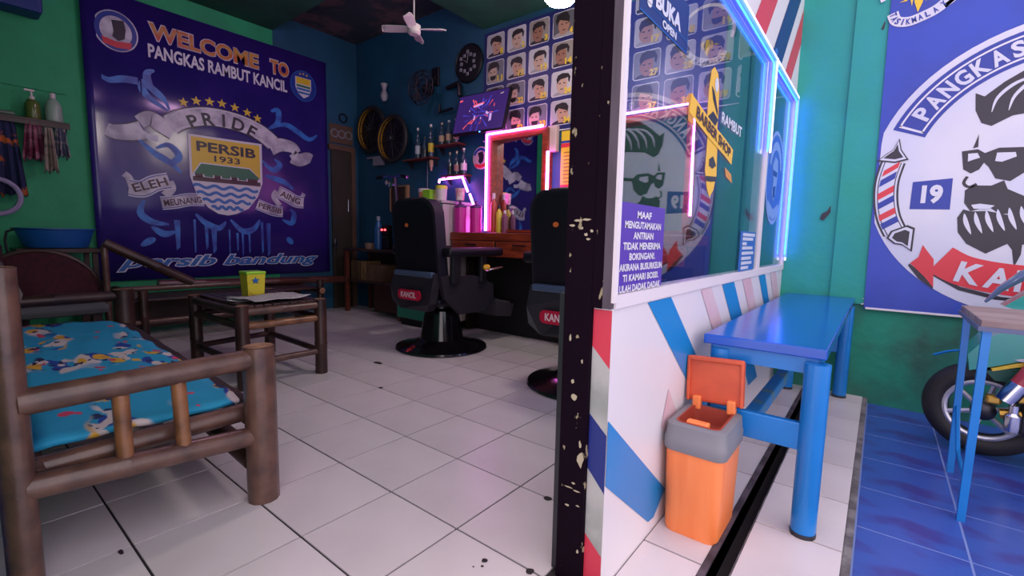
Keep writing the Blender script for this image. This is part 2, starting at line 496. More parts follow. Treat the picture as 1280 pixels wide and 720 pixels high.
# shop front: low striped wall, window, striped fascia
wf = struct('wall_front', B().box((0.97, 0.045, -0.02), (1.03, 2.268, 0.676)), white_paint)
G = fx(1.03)
def stripe(mat, q): flat('painted_stripe', mat, wf, G, [q], 0.0015)
stripe(stripe_blue, [(.046,.42),(.046,.265),(.325,.04),(.365,.035),(.45,.085)])
stripe(stripe_blue, [(.24,.672),(.90,.14),(1.03,.17),(.405,.672)])
stripe(stripe_pink, [(.68,.672),(.80,.672),(1.36,.20),(1.2,.2)])
stripe(stripe_blue, [(.94,.672),(1.115,.672),(1.75,.14),(1.55,.14)])
stripe(stripe_pink, [(1.26,.672),(1.42,.672),(2.0,.17),(1.83,.17)])
stripe(stripe_blue, [(1.595,.672),(1.75,.672),(2.262,.20),(2.20,.14),(2.15,.2)])
stripe(stripe_pink, [(1.885,.672),(2.05,.672),(2.262,.47),(2.262,.32)])
stripe(stripe_pink, [(.385,.30),(.43,.40),(.52,.30),(.48,.22)])
E_ = fy(0.045)
def estripe(mat, q): flat('end_stripe', mat, wf, E_, [q], 0.0015)
estripe(stripe_red, [(.972,.672),(1.03,.672),(1.03,.54),(.972,.60)][::-1])
estripe(stripe_grey, [(.972,.60),(1.03,.54),(1.03,.385),(.972,.44)])
estripe(stripe_navy, [(.972,.44),(1.03,.385),(1.03,.245),(.972,.31)])
estripe(stripe_grey, [(.972,.31),(1.03,.245),(1.03,.09),(.972,.145)])
estripe(stripe_red, [(.972,.145),(1.03,.09),(1.03,0.0),(.972,0.0)])

win = struct('window_1', B().box((0.985, 0.050, 0.676), (1.036, 2.268, 0.706)), frame_white)
B().box((1.030, 0.036, 0.690), (1.038, 0.052, 1.69)).obj('window_jamb', frame_white, win)
B().box((0.985, 2.225, 0.706), (1.036, 2.262, 1.655)).obj('window_jamb', frame_white, win)
B().box((0.985, 0.062, 1.640), (1.038, 2.262, 1.672)).obj('window_head', frame_white, win)
B().box((0.985, 1.530, 0.706), (1.034, 1.575, 1.640)).obj('mullion', frame_white, win)
B().box((1.022, 0.060, 0.704), (1.026, 1.532, 1.642)).obj('pane', window_glass, win)
B().box((1.022, 1.573, 0.704), (1.026, 2.227, 1.642)).obj('pane', window_glass, win)
# painted reveal / blue inner lining
B().box((0.93, 1.42, 0.676), (0.985, 1.53, 1.64)).obj('inner_post', blue_paint, win)
wfas = struct('wall_fascia', B().box((0.97, 0.045, 1.672), (1.03, 2.268, 2.95)), white_paint)
def fstripe(mat, a, c):
    z0, z1 = 1.676, 2.9; k = (z1-z0)/1.1
    q = [(a, z0), (c, z0), (c+k, z1), (a+k, z1)]
    # clip at the far end
    out = []
    lim = 2.266
    n = len(q)
    for i in range(n):
        p, r = q[i], q[(i+1) % n]
        if p[0] <= lim: out.append(p)
        if (p[0]-lim)*(r[0]-lim) < 0:
            t = (lim-p[0])/(r[0]-p[0]); out.append((lim, p[1]+t*(r[1]-p[1])))
    if len(out) > 2: flat('painted_stripe', mat, wfas, G, [out], 0.0015)
for mat, a, c in ((stripe_red,.10,.28),(stripe_navy,.42,.62),(stripe_red,.76,.94),(stripe_red,1.14,1.34),(stripe_navy,1.52,1.73),(stripe_red,1.85,2.02)):
    fstripe(mat, a, c)

# LED strips of the window frame
led = thing('window_light_strip', 'blue and white light strip running around the shop window frame', 'light strip', (1.03, 1.1, 1.62))
for nm_, mt_, x_, d_, r_ in (('white_tube', white_neon, 1.044, 0.0, .005), ('blue_tube', blue_neon, 1.044, .018, .008), ('cyan_tube', cyan_neon, 1.044, .035, .003)):
    B().sweep([(x_,.06,1.652-d_),(x_,1.530-d_,1.652-d_),(x_,1.530-d_,1.27-d_)], r_, 6).obj(nm_, mt_, led)
    B().sweep([(x_,1.578+d_,1.652-d_),(x_,2.240-d_,1.652-d_),(x_,2.240-d_,.73+d_)], r_, 6).obj(nm_, mt_, led)
B().sweep([(1.045,1.556,1.655),(1.045,1.556,1.24)], .005, 6).obj('white_tube', white_neon, led)
B().rbox((1.036,1.53,1.668),(1.046,1.56,1.69),.003).obj('end_clip', p_ltblue, led)

# dark door post
post = struct('trim_3', B().box((0.915, 0.03, -0.02), (0.985, 0.085, 2.78)), dark_post)
B().box((0.985, 0.032, 0.676), (1.010, 0.06, 2.78)).obj('inner_jamb', dark_post, post)
B().box((1.010, 0.034, 0.676), (1.030, 0.06, 2.78)).obj('grey_jamb', grey_wood, post)
b = B(); b.fix = False
for (x, z, rx, rz) in ((.945,.869,.016,.003),(.965,.871,.014,.003),(.93,.858,.009,.003),(.98,.846,.005,.004),(.966,.838,.005,.004),(.955,.852,.004,.003),(.972,.828,.006,.003),
                       (.945,.498,.005,.007),(.951,.463,.008,.009),(.973,.316,.009,.020),(.971,.352,.004,.010),(.945,.239,.012,.002),(.965,.236,.012,.002),(.957,.253,.006,.003),(.942,.193,.008,.003),(.971,.201,.006,.002),(.975,.087,.004,.006),(.935,.60,.003,.010),(.968,.55,.003,.005)):
    b.poly([(x+rx*math.cos(a*PI/4+.3)*random.uniform(.6,1.15), .0288, z+rz*math.sin(a*PI/4+.3)*random.uniform(.6,1.15)) for a in range(8)])
tag(b.obj('paint_chip', M('bare_pale_plaster', (.42,.36,.25), .8), post), kind='stuff')
B().box((0.893, 0.045, 0.0), (0.915, 0.06, 0.70)).obj('door_channel', steel_dark, post)

# door in the left wall
door = struct('door_1', B().box((-3.296, 1.93, 0), (-3.275, 2.165, 1.74)), door_wood)
B().box((-3.296, 2.165, 0), (-3.26, 2.215, 1.80)).obj('door_frame', door_frame_m, door)
B().box((-3.296, 1.90, 1.74), (-3.26, 2.165, 1.80)).obj('door_frame', door_frame_m, door)
B().rbox((-3.275, 1.948, .60), (-3.262, 1.972, .78), .004).box((-3.262,1.935,.705),(-3.235,1.95,.72)).box((-3.25,1.90,.705),(-3.235,1.95,.72)).obj('handle', chrome, door)
B().rbox((-3.275, 2.12, 1.08), (-3.268, 2.13, 1.22), .002).obj('lock_plate', chrome, door)
vent = thing('wall_vent', 'pierced pale ventilation block above the dark door', 'vent', (-3.296, 2.06, 1.82))
B().box((-3.294, 1.92, 1.82), (-3.285, 2.20, 2.02)).obj('vent_panel', door_frame_m, vent)
for dy in (-.085, .0, .085):
    B().torus((-3.28, 2.06+dy, 1.92), .04, .010, 'X', 16, 6).obj('vent_ring', grey_pl, vent)
tag(B().torus((-3.285, 2.085, 2.10), .045, .008, 'X', 20, 6).obj('wall_ring', black_vinyl, None, True, (-3.285, 2.085, 2.055)),
    'small black ring hanging on the wall above the vent', 'ring')

# ================================================================== LEFT BANNER
LBX = -3.275
ban = thing('club_banner', 'large navy banner with football club shield hung on the green wall', 'banner', (LBX, 0.94, 0.42))
L = fx(LBX)
b = B()
NB = 40
vs = []; fs = []
for i in range(NB+1):
    y = -0.055 + (1.885+0.055)*i/NB
    x = LBX + 0.0008*math.sin(i*1.1)
    if i < 2: x += 0.006*(2-i)
    for z in (0.42, 1.05, 1.7, 2.62): vs.append((x, y, z))
for i in range(NB):
    for k in range(3): fs.append((i*4+k, (i+1)*4+k, (i+1)*4+k+1, i*4+k+1))
b.add(vs, fs)
sheet = b.obj('sheet', vinyl_navy, ban, True)
sheet.modifiers.new('thickness', 'SOLIDIFY').thickness = 0.002
def LF(name, mat, polys, off): return flat(name, mat, ban, L, polys, off)
# round shop badge
LF('round_badge', p_silver, [ell(.15,2.345,.137,.150)], .004)
LF('badge_ring', p_blueink, ring(.15,2.345,.098,.128,0,2*PI,32,1.1), .005)
LF('badge_ribbon', p_red, [[(.06,2.285),(.07,2.235),(.15,2.222),(.235,2.235),(.245,2.285),(.15,2.268)]], .006)
LF('badge_face', p_black, [[(.125,2.42),(.20,2.435),(.21,2.37),(.20,2.30),(.16,2.275),(.125,2.30),(.135,2.34)]], .0065)
# headline
tbox('headline', 'WELCOME', p_silver, ban, L, .352, 2.352, 1.205, 2.497, .004, .06)
tbox('headline', 'TO', p_silver, ban, L, 1.302, 2.352, 1.49, 2.497, .004, .06)
tbox('headline', 'WELCOME', p_gold, ban, L, .360, 2.360, 1.198, 2.489, .006, .035)
tbox('headline', 'TO', p_gold, ban, L, 1.310, 2.360, 1.483, 2.489, .006, .035)
tbox('headline', 'PANGKAS RAMBUT KANCIL', p_white, ban, L, .346, 2.214, 1.466, 2.322, .004, .03)
# small crest
LF('small_crest', p_ltblue, ring(1.635,2.32,.128,.136,0,2*PI,32,1.1), .004)
LF('small_crest', p_blueink, [ell(1.635,2.32,.128,.14)], .0035)
LF('small_crest', p_white, [[(1.55,2.40),(1.715,2.40),(1.715,2.30),(1.69,2.235),(1.635,2.20),(1.58,2.235),(1.55,2.30)]], .005)
LF('small_crest', p_yellow, [[(1.56,2.395),(1.705,2.395),(1.705,2.335),(1.56,2.335)]], .006)
LF('small_crest', p_green, [[(1.56,2.325),(1.705,2.325),(1.705,2.305),(1.56,2.305)]], .006)
LF('small_crest', p_wave, [[(1.56,2.295),(1.705,2.295),(1.70,2.275),(1.565,2.275)],[(1.57,2.26),(1.70,2.26),(1.69,2.24),(1.58,2.24)]], .006)
LF('small_crest', p_yellow, star(1.60,2.43,.014)+star(1.635,2.438,.014)+star(1.67,2.43,.014), .006)
# stars
for (u, v) in ((.572,1.915),(.668,1.948),(.772,1.966),(.87,1.972),(.976,1.962),(1.082,1.94),(1.172,1.905)):
    LF('star', p_yellow, star(u, v, .042), .006)
# pride ribbon (silver band over the shield)
pr = curve([(.47,1.71),(.56,1.775),(.72,1.83),(.88,1.842),(1.05,1.825),(1.2,1.775),(1.31,1.70)], 6)
LF('top_ribbon', p_black, band(pr, [.168]*len(pr)), .0038)
LF('top_ribbon', p_silver, band(pr, [.15]*len(pr)), .004)
LF('top_ribbon', p_white, band([(u, v+.07) for u, v in pr], .008)+band([(u, v-.07) for u, v in pr], .008), .005)
arc_text('top_word', 'PRIDE', p_black, ban, L, .88, 1.26, .565, .112, math.radians(115.5), math.radians(-12.6), .007, .025)
# curled silver ribbon ends
for pts in ([(.49,1.66),(.40,1.70),(.33,1.735),(.26,1.69)], [(.28,1.63),(.20,1.60),(.10,1.585),(.05,1.60)], [(1.28,1.65),(1.38,1.695),(1.50,1.69),(1.545,1.64)], [(1.50,1.60),(1.57,1.575),(1.66,1.61),(1.70,1.60)]):
    c = curve(pts, 6)
    LF('ribbon_curl', p_black, band(c, [.156*(1-.35*i/len(c)) for i in range(len(c))]), .0030)
    LF('ribbon_curl', p_silver, band(c, [.14*(1-.35*i/len(c)) for i in range(len(c))]), .0035)
for pts in ([(.25,1.62),(.31,1.585),(.38,1.58)], [(1.49,1.62),(1.52,1.58),(1.545,1.60)]):
    LF('ribbon_curl', p_offw, band(curve(pts,5), .05), .003)
# blue swirls and splashes
sw = [[(.0,2.02),(.08,1.97),(.18,2.0),(.30,2.0),(.42,1.93),(.47,1.83)], [(.33,2.05),(.29,1.98),(.33,1.90),(.46,1.82)],
      [(.38,2.12),(.33,2.08),(.35,1.98),(.45,1.88)], [(1.30,2.0),(1.37,2.02),(1.36,1.90),(1.27,1.83)], [(1.3,1.85),(1.44,1.90),(1.55,1.86),(1.68,1.80),(1.77,1.86)],
      [(.25,1.55),(.35,1.46),(.45,1.40),(.53,1.32)], [(.36,1.50),(.45,1.54),(.52,1.46),(.46,1.40),(.40,1.44)], [(1.2,1.52),(1.3,1.44),(1.37,1.50),(1.32,1.55)],
      [(1.22,1.38),(1.32,1.36),(1.42,1.33),(1.50,1.27)], [(.26,1.07),(.23,.97),(.30,.90),(.42,.88)], [(1.38,.96),(1.47,.93),(1.50,1.02),(1.46,1.07)],
      [(.30,.86),(.38,.80),(.46,.82)], [(.22,.70),(.28,.74),(.32,.76)], [(1.42,.78),(1.48,.72)], [(.62,.98),(.70,.90),(.80,.86),(.86,.92)], [(.90,.94),(1.0,.84),(1.1,.86),(1.16,.95)]]
for kk, pts in enumerate(sw):
    c = curve(pts, 6); n = len(c)
    LF('blue_swirl', p_swirl, band(c, [.010+.045*math.sin(PI*min(1,(i+.6)/n)) for i in range(n)]), .0026+.00015*kk)
for (u, t0, t1, w) in ((.48,.92,.66,.045),(.60,.93,.62,.04),(.70,.90,.66,.03),(.76,.86,.63,.045),(.88,.85,.60,.03),(.955,.82,.64,.02),(1.0,.86,.60,.02),(1.06,.84,.62,.02),(1.18,.93,.62,.025),(1.24,.92,.60,.04)):
    LF('blue_splash', p_swirl, [[(u-w/2,t0),(u-w*.3,t1),(u+w*.3,t1+.03),(u+w/2,t0)]], .0025)
# shield
def shield(s):   # s shrinks the outline
    c = [( .590+s, 1.66-s*.9), (1.20-s, 1.672-s*.9), (1.195-s, 1.30), (1.15-s*.9, 1.17), (1.06-s*.7, 1.05+s*.3), (.95-s*.3, .995+s*.7), (.88, .978+s), (.80+s*.3, .99+s*.7), (.72+s*.7, 1.04+s*.3), (.635+s*.9, 1.15), (.592+s, 1.30)]
    return c
LF('shield', p_white, [shield(0)[::-1]], .008)
LF('shield', p_yellow, [[(.612,1.643),(1.178,1.652),(1.176,1.33),(.61,1.33)]], .009)
tbox('shield_name', 'PERSIB', p_black, ban, L, .65, 1.525, 1.14, 1.613, .0105, .03)
tbox('shield_year', '1933', p_black, ban, L, .785, 1.45, 1.0, 1.505, .0105, .02)
LF('castle', p_white, [[(.612,1.33),(.675,1.43),(1.085,1.43),(1.176,1.335),(1.176,1.26),(.612,1.26)]], .0095)
LF('castle', p_green, [[(.625,1.335),(.68,1.42),(1.08,1.42),(1.165,1.345),(1.165,1.33),(.625,1.33)]], .010)
LF('castle', p_green, [[(.70,1.335),(.77,1.335),(.77,1.31),(.70,1.31)],[(.84,1.335),(.91,1.335),(.91,1.31),(.84,1.31)],[(.98,1.335),(1.05,1.335),(1.05,1.31),(.98,1.31)]], .0105)
LF('castle', p_maroon, [[(.612,1.305),(1.176,1.305),(1.176,1.268),(.612,1.268)],[(.63,1.33),(.69,1.33),(.69,1.30),(.63,1.30)],[(.78,1.33),(.83,1.33),(.83,1.30),(.78,1.30)],[(.92,1.33),(.97,1.33),(.97,1.30),(.92,1.30)],[(1.06,1.33),(1.15,1.33),(1.15,1.30),(1.06,1.30)]], .0107)
for k, z in enumerate((1.225, 1.165, 1.105, 1.045)):
    hw = (.27, .245, .20, .13)[k]
    c = [(.88-hw+2*hw*i/24, z+.013*math.sin(i*PI/3)) for i in range(25)]
    LF('wave', p_wave, band(c, .026), .010)
# motto ribbons
def motto(pts, w, words, t0, t1):
    c = curve(pts, 8)
    LF('motto_ribbon', p_offw, band(c, w), .0055)
    LF('motto_ribbon', p_blueink, band(c, w*.86), .006)
    LF('motto_ribbon', p_silver, band(c, w*.76), .0065)
    a, z = c[int(len(c)*t0)], c[int(len(c)*t1)-1]
    dx, dy = z[0]-a[0], z[1]-a[1]; l = math.hypot(dx, dy)
    h = w*.5
    text('motto_word', words, p_maroon, ban, L, (a[0]+dy/l*h/2, a[1]-dx/l*h/2), (dx, dy), (-dy/l*h, dx/l*h), .0085, .02)
motto([(.165,1.165),(.25,1.16),(.34,1.215),(.44,1.245)], .135, 'ELEH', .12, .92)
LF('ribbon_curl', p_silver, band(curve([(.14,1.27),(.17,1.24),(.19,1.16)],5), .05)+band(curve([(.44,1.24),(.455,1.18),(.40,1.12)],5), .06), .005)
motto([(.375,1.055),(.47,1.07),(.58,1.10),(.69,1.105)], .11, 'MEUNANG', .08, .95)
motto([(1.14,1.10),(1.22,1.07),(1.30,1.045),(1.385,1.04)], .105, 'PERSIB', .08, .95)
motto([(1.34,1.235),(1.43,1.20),(1.52,1.155),(1.60,1.15)], .125, 'AING', .14, .85)
LF('ribbon_curl', p_silver, band(curve([(1.61,1.24),(1.59,1.20),(1.58,1.14)],5), .04)+band(curve([(1.33,1.24),(1.30,1.18),(1.36,1.10)],5), .05), .005)
# bottom lettering
for wd, u0, u1 in (('persib', .05, .775), ('bandung', .815, 1.75)):
    tbox('bottom_lettering', wd, p_white, ban, L, u0, .487, u1, .625, .004, .06, .35)
    tbox('bottom_lettering', wd, p_ltblue, ban, L, u0+.01, .494, u1-.01, .618, .0055, .028, .35)

# ================================================================== RIGHT BANNER
RBY = 2.243
rb = thing('shop_banner', 'blue banner with round white bearded man emblem on the teal wall', 'banner', (2.0, RBY, 0.49))
Rf = fy(RBY)
sheet = B().prism([(1.432,RBY,.49),(2.72,RBY,.49),(2.72,RBY,2.45),(1.412,RBY,2.45)], (0,.003,0)).obj('sheet', vinyl_blue, rb)
B().box((1.44, RBY-.006, .487), (2.72, RBY+.003, .497)).obj('hem_rod', white_paint, rb)
def RF(name, mat, polys, off): return flat(name, mat, rb, Rf, polys, off)
CX, CZ, CR = 2.073, 1.177, .672
cp = [(max(u, 1.437), v) for u, v in ell(CX, CZ, CR, CR, 72)]
RF('emblem_disc', p_offw, [cp], .002)
RF('name_band', p_blueink, ring(CX, CZ, .505, .642, math.radians(22), math.radians(158), 48), .003)
RF('name_band', p_white, ring(CX, CZ, .522, .530, math.radians(24), math.radians(156), 48)+ring(CX, CZ, .617, .625, math.radians(24), math.radians(156), 48)
   + [[(CX+.522*math.cos(math.radians(a)), CZ+.522*math.sin(math.radians(a))),(CX+.625*math.cos(math.radians(a)), CZ+.625*math.sin(math.radians(a))),
       (CX+.625*math.cos(math.radians(a-1)), CZ+.625*math.sin(math.radians(a-1))),(CX+.522*math.cos(math.radians(a-1)), CZ+.522*math.sin(math.radians(a-1)))] for a in (156.5, 24.5)], .004)
arc_text('name_lettering', 'PANGKAS RAMBUT', p_offw, rb, Rf, CX, CZ, .573, .074, math.radians(148), math.radians(-6.6), .005, .035, True, .82)
# barber pole at the emblem's left
def barber_pole(sgn):
    q = lambda u: CX + sgn*(u - CX)
    axis = curve([(1.492,1.255),(1.475,1.16),(1.478,1.06),(1.497,.97),(1.53,.895)], 6)
    axis = [(q(u), v) for u, v in axis]
    RF('barber_pole', p_black, band(axis, .102), .003)
    RF('barber_pole', p_offw, band(axis, .085), .0035)
    RF('barber_pole', p_black, band(axis, .070), .004)
    RF('barber_pole', p_offw, band(axis, .062), .0045)
    n = len(axis)
    for k in range(6):
        i = 1 + int((n-6)*k/5.3)
        (a0, b0), (a1, b1) = axis[i], axis[min(i+2, n-1)]
        d = .031*sgn
        RF('pole_stripe', (p_red if k % 2 == 0 else p_blueink), [[(a0-d, b0-.03),(a0+d, b0+.012),(a1+d, b1+.012),(a1-d, b1-.03)]], .005)
    for P, Q in (([(1.424,1.265),(1.468,1.305),(1.487,1.318),(1.508,1.372),(1.520,1.315),(1.552,1.262),(1.50,1.25)], 0), ([(1.497,.868),(1.512,.905),(1.575,.935),(1.606,.92),(1.604,.80),(1.565,.832),(1.53,.838)], 1)):
        cx = sum(p[0] for p in P)/len(P); cz = sum(p[1] for p in P)/len(P)
        sc = lambda s: [[(q(cx+(u-cx)*s), cz+(v-cz)*s) for u, v in P]]
        RF('pole_finial', p_black, sc(1.0), .006); RF('pole_finial', p_offw, sc(.84), .0065); RF('pole_finial', p_black, sc(.62), .007)
barber_pole(1); barber_pole(-1)
RF('year_box', p_blueink, [[(1.578,1.150),(1.725,1.160),(1.727,1.010),(1.576,1.015)]], .003)
tbox('year', '19', p_offw, rb, Rf, 1.615, 1.04, 1.695, 1.132, .005, .05)
RF('year_box', p_blueink, [[(2.42,1.155),(2.57,1.155),(2.57,1.012),(2.42,1.012)]], .003)
# bearded face
def mir(p): return p
RF('quiff', p_black, [[(1.768,1.55),(1.775,1.47),(1.80,1.41),(1.835,1.392),(1.90,1.43),(2.02,1.445),(2.14,1.45),(2.25,1.43),(2.30,1.36),(2.33,1.45),(2.30,1.56),(2.2,1.64),(2.06,1.67),(1.95,1.645),(1.86,1.585),(1.80,1.53)]], .003)
for k in range(6):
    u = 1.83+.055*k
    c = curve([(u,1.455),(u+.015,1.52),(u+.07,1.575+.006*k),(u+.15,1.60+.006*k)], 5); n = len(c)
    RF('hair_streak', p_offw, band(c, [.002+.012*math.sin(PI*i/n) for i in range(n)]), .004)
RF('sunglasses', p_black, [[(1.745,1.285),(1.80,1.29),(1.825,1.27),(1.87,1.29),(1.95,1.285),(1.975,1.26),(2.2,1.29),(2.2,1.265),(1.985,1.24),(1.965,1.175),(1.92,1.135),(1.87,1.15),(1.843,1.205),(1.826,1.225),(1.812,1.195),(1.785,1.178),(1.757,1.20)]], .003)
RF('sunglasses', p_offw, [[(1.768,1.272),(1.80,1.272),(1.81,1.25),(1.79,1.243),(1.77,1.235)],[(1.865,1.268),(1.925,1.265),(1.93,1.245),(1.885,1.225),(1.862,1.23)]], .004)
RF('brow', p_black, [[(1.782,1.295),(1.797,1.36),(1.80,1.30)]], .003)
RF('nose', p_black, [band(curve([(1.775,1.165),(1.765,1.135),(1.785,1.115),(1.81,1.128)],4),.012)[k] for k in range(12)], .003)
RF('moustache', p_black, [[(1.772,1.10),(1.80,1.122),(1.86,1.118),(1.90,1.14),(1.915,1.10),(1.98,1.06),(1.965,.99),(1.90,.985),(1.86,1.02),(1.80,1.0),(1.775,1.04)]], .003)
RF('lip', p_offw, [[(1.80,1.03),(1.83,1.035),(1.88,1.025),(1.86,1.008),(1.81,1.012)]], .005)
RF('beard', p_black, [[(1.757,.97),(1.775,1.01),(1.80,1.0),(1.86,1.0),(1.93,.98),(1.99,1.05),(2.10,1.12),(2.20,1.20),(2.25,1.05),(2.20,.92),(2.05,.84),(1.94,.85),(1.87,.80),(1.80,.845),(1.765,.90)]], .0035)
for k in range(11):
    u = 1.79+.037*k; z = .955+.006*k
    c = curve([(u-.01,z+.035),(u,z-.01),(u+.022,z-.065)], 5); n = len(c)
    RF('beard_streak', p_offw, band(c, [.001+.016*math.sin(PI*i/(n-1)) for i in range(n)]), .0048)
RF('neck', p_black, [[(1.93,.86),(1.985,.90),(1.985,.80),(1.968,.74),(1.955,.82)]], .0032)
# red ribbon
RF('red_ribbon', p_black, [[(1.60,.74),(1.645,.70),(1.70,.63),(1.70,.615),(1.64,.665),(1.595,.73)],[(1.69,.70),(1.80,.635),(1.94,.60),(2.07,.592),(2.07,.58),(1.92,.585),(1.79,.62),(1.69,.685)]], .0035)
rbn = curve([(1.715,.765),(1.80,.715),(1.93,.685),(2.073,.676),(2.21,.685),(2.34,.715),(2.43,.765)], 6)
RF('red_ribbon', p_red, band(rbn, .145), .005)
for s in (1, -1):
    q = lambda u: CX + s*(u-CX)
    RF('red_ribbon', p_red, [[(q(1.602),.742),(q(1.632),.775),(q(1.643),.835),(q(1.69),.765),(q(1.70),.625),(q(1.66),.68)]], .0045)
arc_text('ribbon_word', 'KANCIL', p_offw, rb, Rf, CX, 1.80, 1.125, .10, math.radians(257.2), math.radians(5.15), .007, .035, False, .9)
# top emblem with its lettered scroll
sc_ = curve([(1.428,1.995),(1.445,1.955),(1.49,1.94),(1.54,1.95),(1.60,1.975),(1.66,2.03)], 6)
RF('top_scroll', p_offw, band(sc_, .045), .003)
def along(name, txt, mat, pts, h, off):
    n = len(txt)
    b = B(); b.fix = False
    for i, ch in enumerate(txt):
        t = (i+.6)/(n+.2)*(len(pts)-1); k = min(int(t), len(pts)-2); f = t-k
        px = pts[k][0]+(pts[k+1][0]-pts[k][0])*f; py = pts[k][1]+(pts[k+1][1]-pts[k][1])*f
        dx, dy = pts[k+1][0]-pts[k][0], pts[k+1][1]-pts[k][1]; l = math.hypot(dx, dy); dx /= l; dy /= l
        vs, fs, asp = glyphs(ch, .03); w = min(h*asp, .017)
        b.add([Rf(px+(x-.5)*w*dx-(y-.5)*h*dy, py+(x-.5)*w*dy+(y-.5)*h*dx, off) for x, y in vs], fs)
    return b.obj(name, mat, rb)
along('scroll_word', 'TASIKMALAYA', p_blueink, sc_, .028, .005)
RF('top_emblem', p_yellow, [[(1.525,1.975),(1.508,2.03),(1.515,2.08),(1.535,2.08),(1.54,2.02)],[(1.49,2.05),(1.50,2.01),(1.505,2.08)],[(1.545,2.08),(1.55,2.02),(1.565,2.06)],[(1.45,2.04),(1.48,2.05),(1.48,2.04)]], .003)
RF('top_emblem', p_offw, ring(1.54, 2.12, .155, .175, math.radians(-60), math.radians(200), 24), .003)

# ================================================================== HAIRSTYLE POSTER (back wall)
PY = 2.262
hp = thing('hairstyle_poster', 'large navy poster grid of numbered haircut portraits on back wall', 'poster', (-.2, PY, 1.68))
B().box((-1.365, PY, 1.675), (.975, PY+.006, 2.575)).obj('sheet', M('poster_navy', (.012,.018,.12), .4), hp)
B().box((-1.365, PY-.002, 1.668), (.975, PY+.006, 1.676)).obj('hem', p_silver, hp)
Hf = fy(0.0)
skins = [(.48,.27,.20),(.36,.19,.14),(.28,.13,.09),(.50,.33,.27)]
bgs = [(.40,.38,.42),(.26,.23,.22),(.16,.16,.20),(.48,.46,.52),(.10,.10,.12)]
pv = []
for k in range(10):
    rnd = random.Random(k*7+3)
    b = B(); b.fix = False
    def P(pts, off, mi):
        b.cur = mi; b.poly([Hf(u, v, off) for u, v in pts])
    w, h = .098, .094
    P(rrect(-w, -h, w, h, .022), .0005, 0)
    P(rrect(-w+.006, -h+.006, w-.006, h-.006, .018), .001, 1)
    s = rnd.choice((-1, 1)); hx = rnd.uniform(-.02, .02)
    P([(-.088, -h+.007), (hx-.075, -.068), (hx-.03, -.056), (hx+.03, -.056), (hx+.075, -.068), (.088, -h+.007)], .0014, 4)
    P([(hx-.026,-.075),(hx+.026,-.075),(hx+.028,-.03),(hx-.028,-.03)], .0016, 2)
    P([(hx-.012*s+.050*math.cos(a_*PI/9), -.008+.066*math.sin(a_*PI/9)) for a_ in range(18)], .0018, 2)
    hs = rnd.uniform(.9, 1.12)
    P([(hx-.052, -.005), (hx-.064, .035), (hx-.050, .068*hs), (hx-.01*s, .080*hs), (hx+.044, .070*hs), (hx+.064, .038), (hx+.056, -.005), (hx+.044, .012), (hx+.036*s+.006, .036), (hx-.026, .030), (hx-.044, .016)], .0022, 3)
    for dx in (-.026, .014):
        P([(hx-.012*s+dx,.004),(hx-.012*s+dx+.017,.004),(hx-.012*s+dx+.017,-.004),(hx-.012*s+dx,-.004)], .0022, 3)
    P([(hx-.012*s-.014,-.040),(hx-.012*s+.014,-.040),(hx-.012*s+.012,-.046),(hx-.012*s-.012,-.046)], .0022, 3)
    if k % 3 == 1: P([(hx-.04,-.03),(hx+.03,-.03),(hx+.022,-.06),(hx-.012,-.07),(hx-.034,-.058)], .002, 3)
    mats = [p_silver, M('portrait_ground_%s' % 'abcde'[k % 5], bgs[k % 5], .45), M('portrait_skin_%s' % 'abcd'[k % 4], skins[k % 4], .5),
            M('portrait_hair', (.016,.012,.014), .5), M('portrait_shirt_%s' % 'ab'[k % 2], ((.02,.02,.03),(.30,.28,.30))[k % 2], .5)]
    pv.append(b.mesh('portrait', mats))
for r in range(4):
    for c in range(10):
        u = -1.235 + .2265*c; v = 2.455 - .2175*r
        o = bpy.data.objects.new('portrait', pv[(c*3 + r*7) % 10]); COL.objects.link(o)
        o.parent = hp; o.location = Vector((u, PY-.001, v)) - wl(hp)
        n = str(r*10 + c + 1)
        w = .030*len(n)
        vs, fs, asp = glyphs(n, .05)
        b = B(); b.fix = False
        b.add([(.086-w+x*w, -.006, -.082+y*.046) for x, y in vs], fs)
        q = bpy.data.objects.new('number', b.mesh('number', p_yellow)); COL.objects.link(q); q.parent = o

# ================================================================== MIRRORS, DESK, NEON
BW = 2.268
def mirror(name, label, x0, x1, z0, z1, turn=.058):
    t = thing(name, label, 'mirror', ((x0+x1)/2, BW, z0))
    fw = .045
    dp = .085
    B().box((x0,BW-dp,z0),(x0+fw,BW,z1)).box((x1-fw,BW-dp,z0),(x1,BW,z1)).box((x0+fw,BW-dp,z1-fw),(x1-fw,BW,z1)).box((x0+fw,BW-dp,z0),(x1-fw,BW,z0+.02)).obj('frame', orange_wood, t)
    # the glass sits turned in its deep frame
    y0, y1 = BW-.012, BW-.012-turn
    B().hexa([(x0+fw,y0-.004,z0+.02),(x1-fw,y1-.004,z0+.02),(x1-fw,y1,z0+.02),(x0+fw,y0,z0+.02)],[(x0+fw,y0-.004,z1-fw),(x1-fw,y1-.004,z1-fw),(x1-fw,y1,z1-fw),(x0+fw,y0,z1-fw)]).obj('mirror_glass', mirror_m, t)
    return t
mirror('wall_mirror', 'framed mirror outlined by pink neon left of the dark post', -1.235, -.625, .875, 1.69)
mirror('wall_mirror', 'framed mirror outlined by pink neon seen through the shop window', -.115, .495, .875, 1.675)
t = thing('neon_light', 'pink neon tube around the mirror beside the television', 'neon light', (-1.23, BW-.04, .88))
B().sweep([(-1.24,BW-.098,.885),(-1.24,BW-.098,1.70),(-.66,BW-.098,1.70)], .011, 8).obj('tube', pink_neon, t, True)
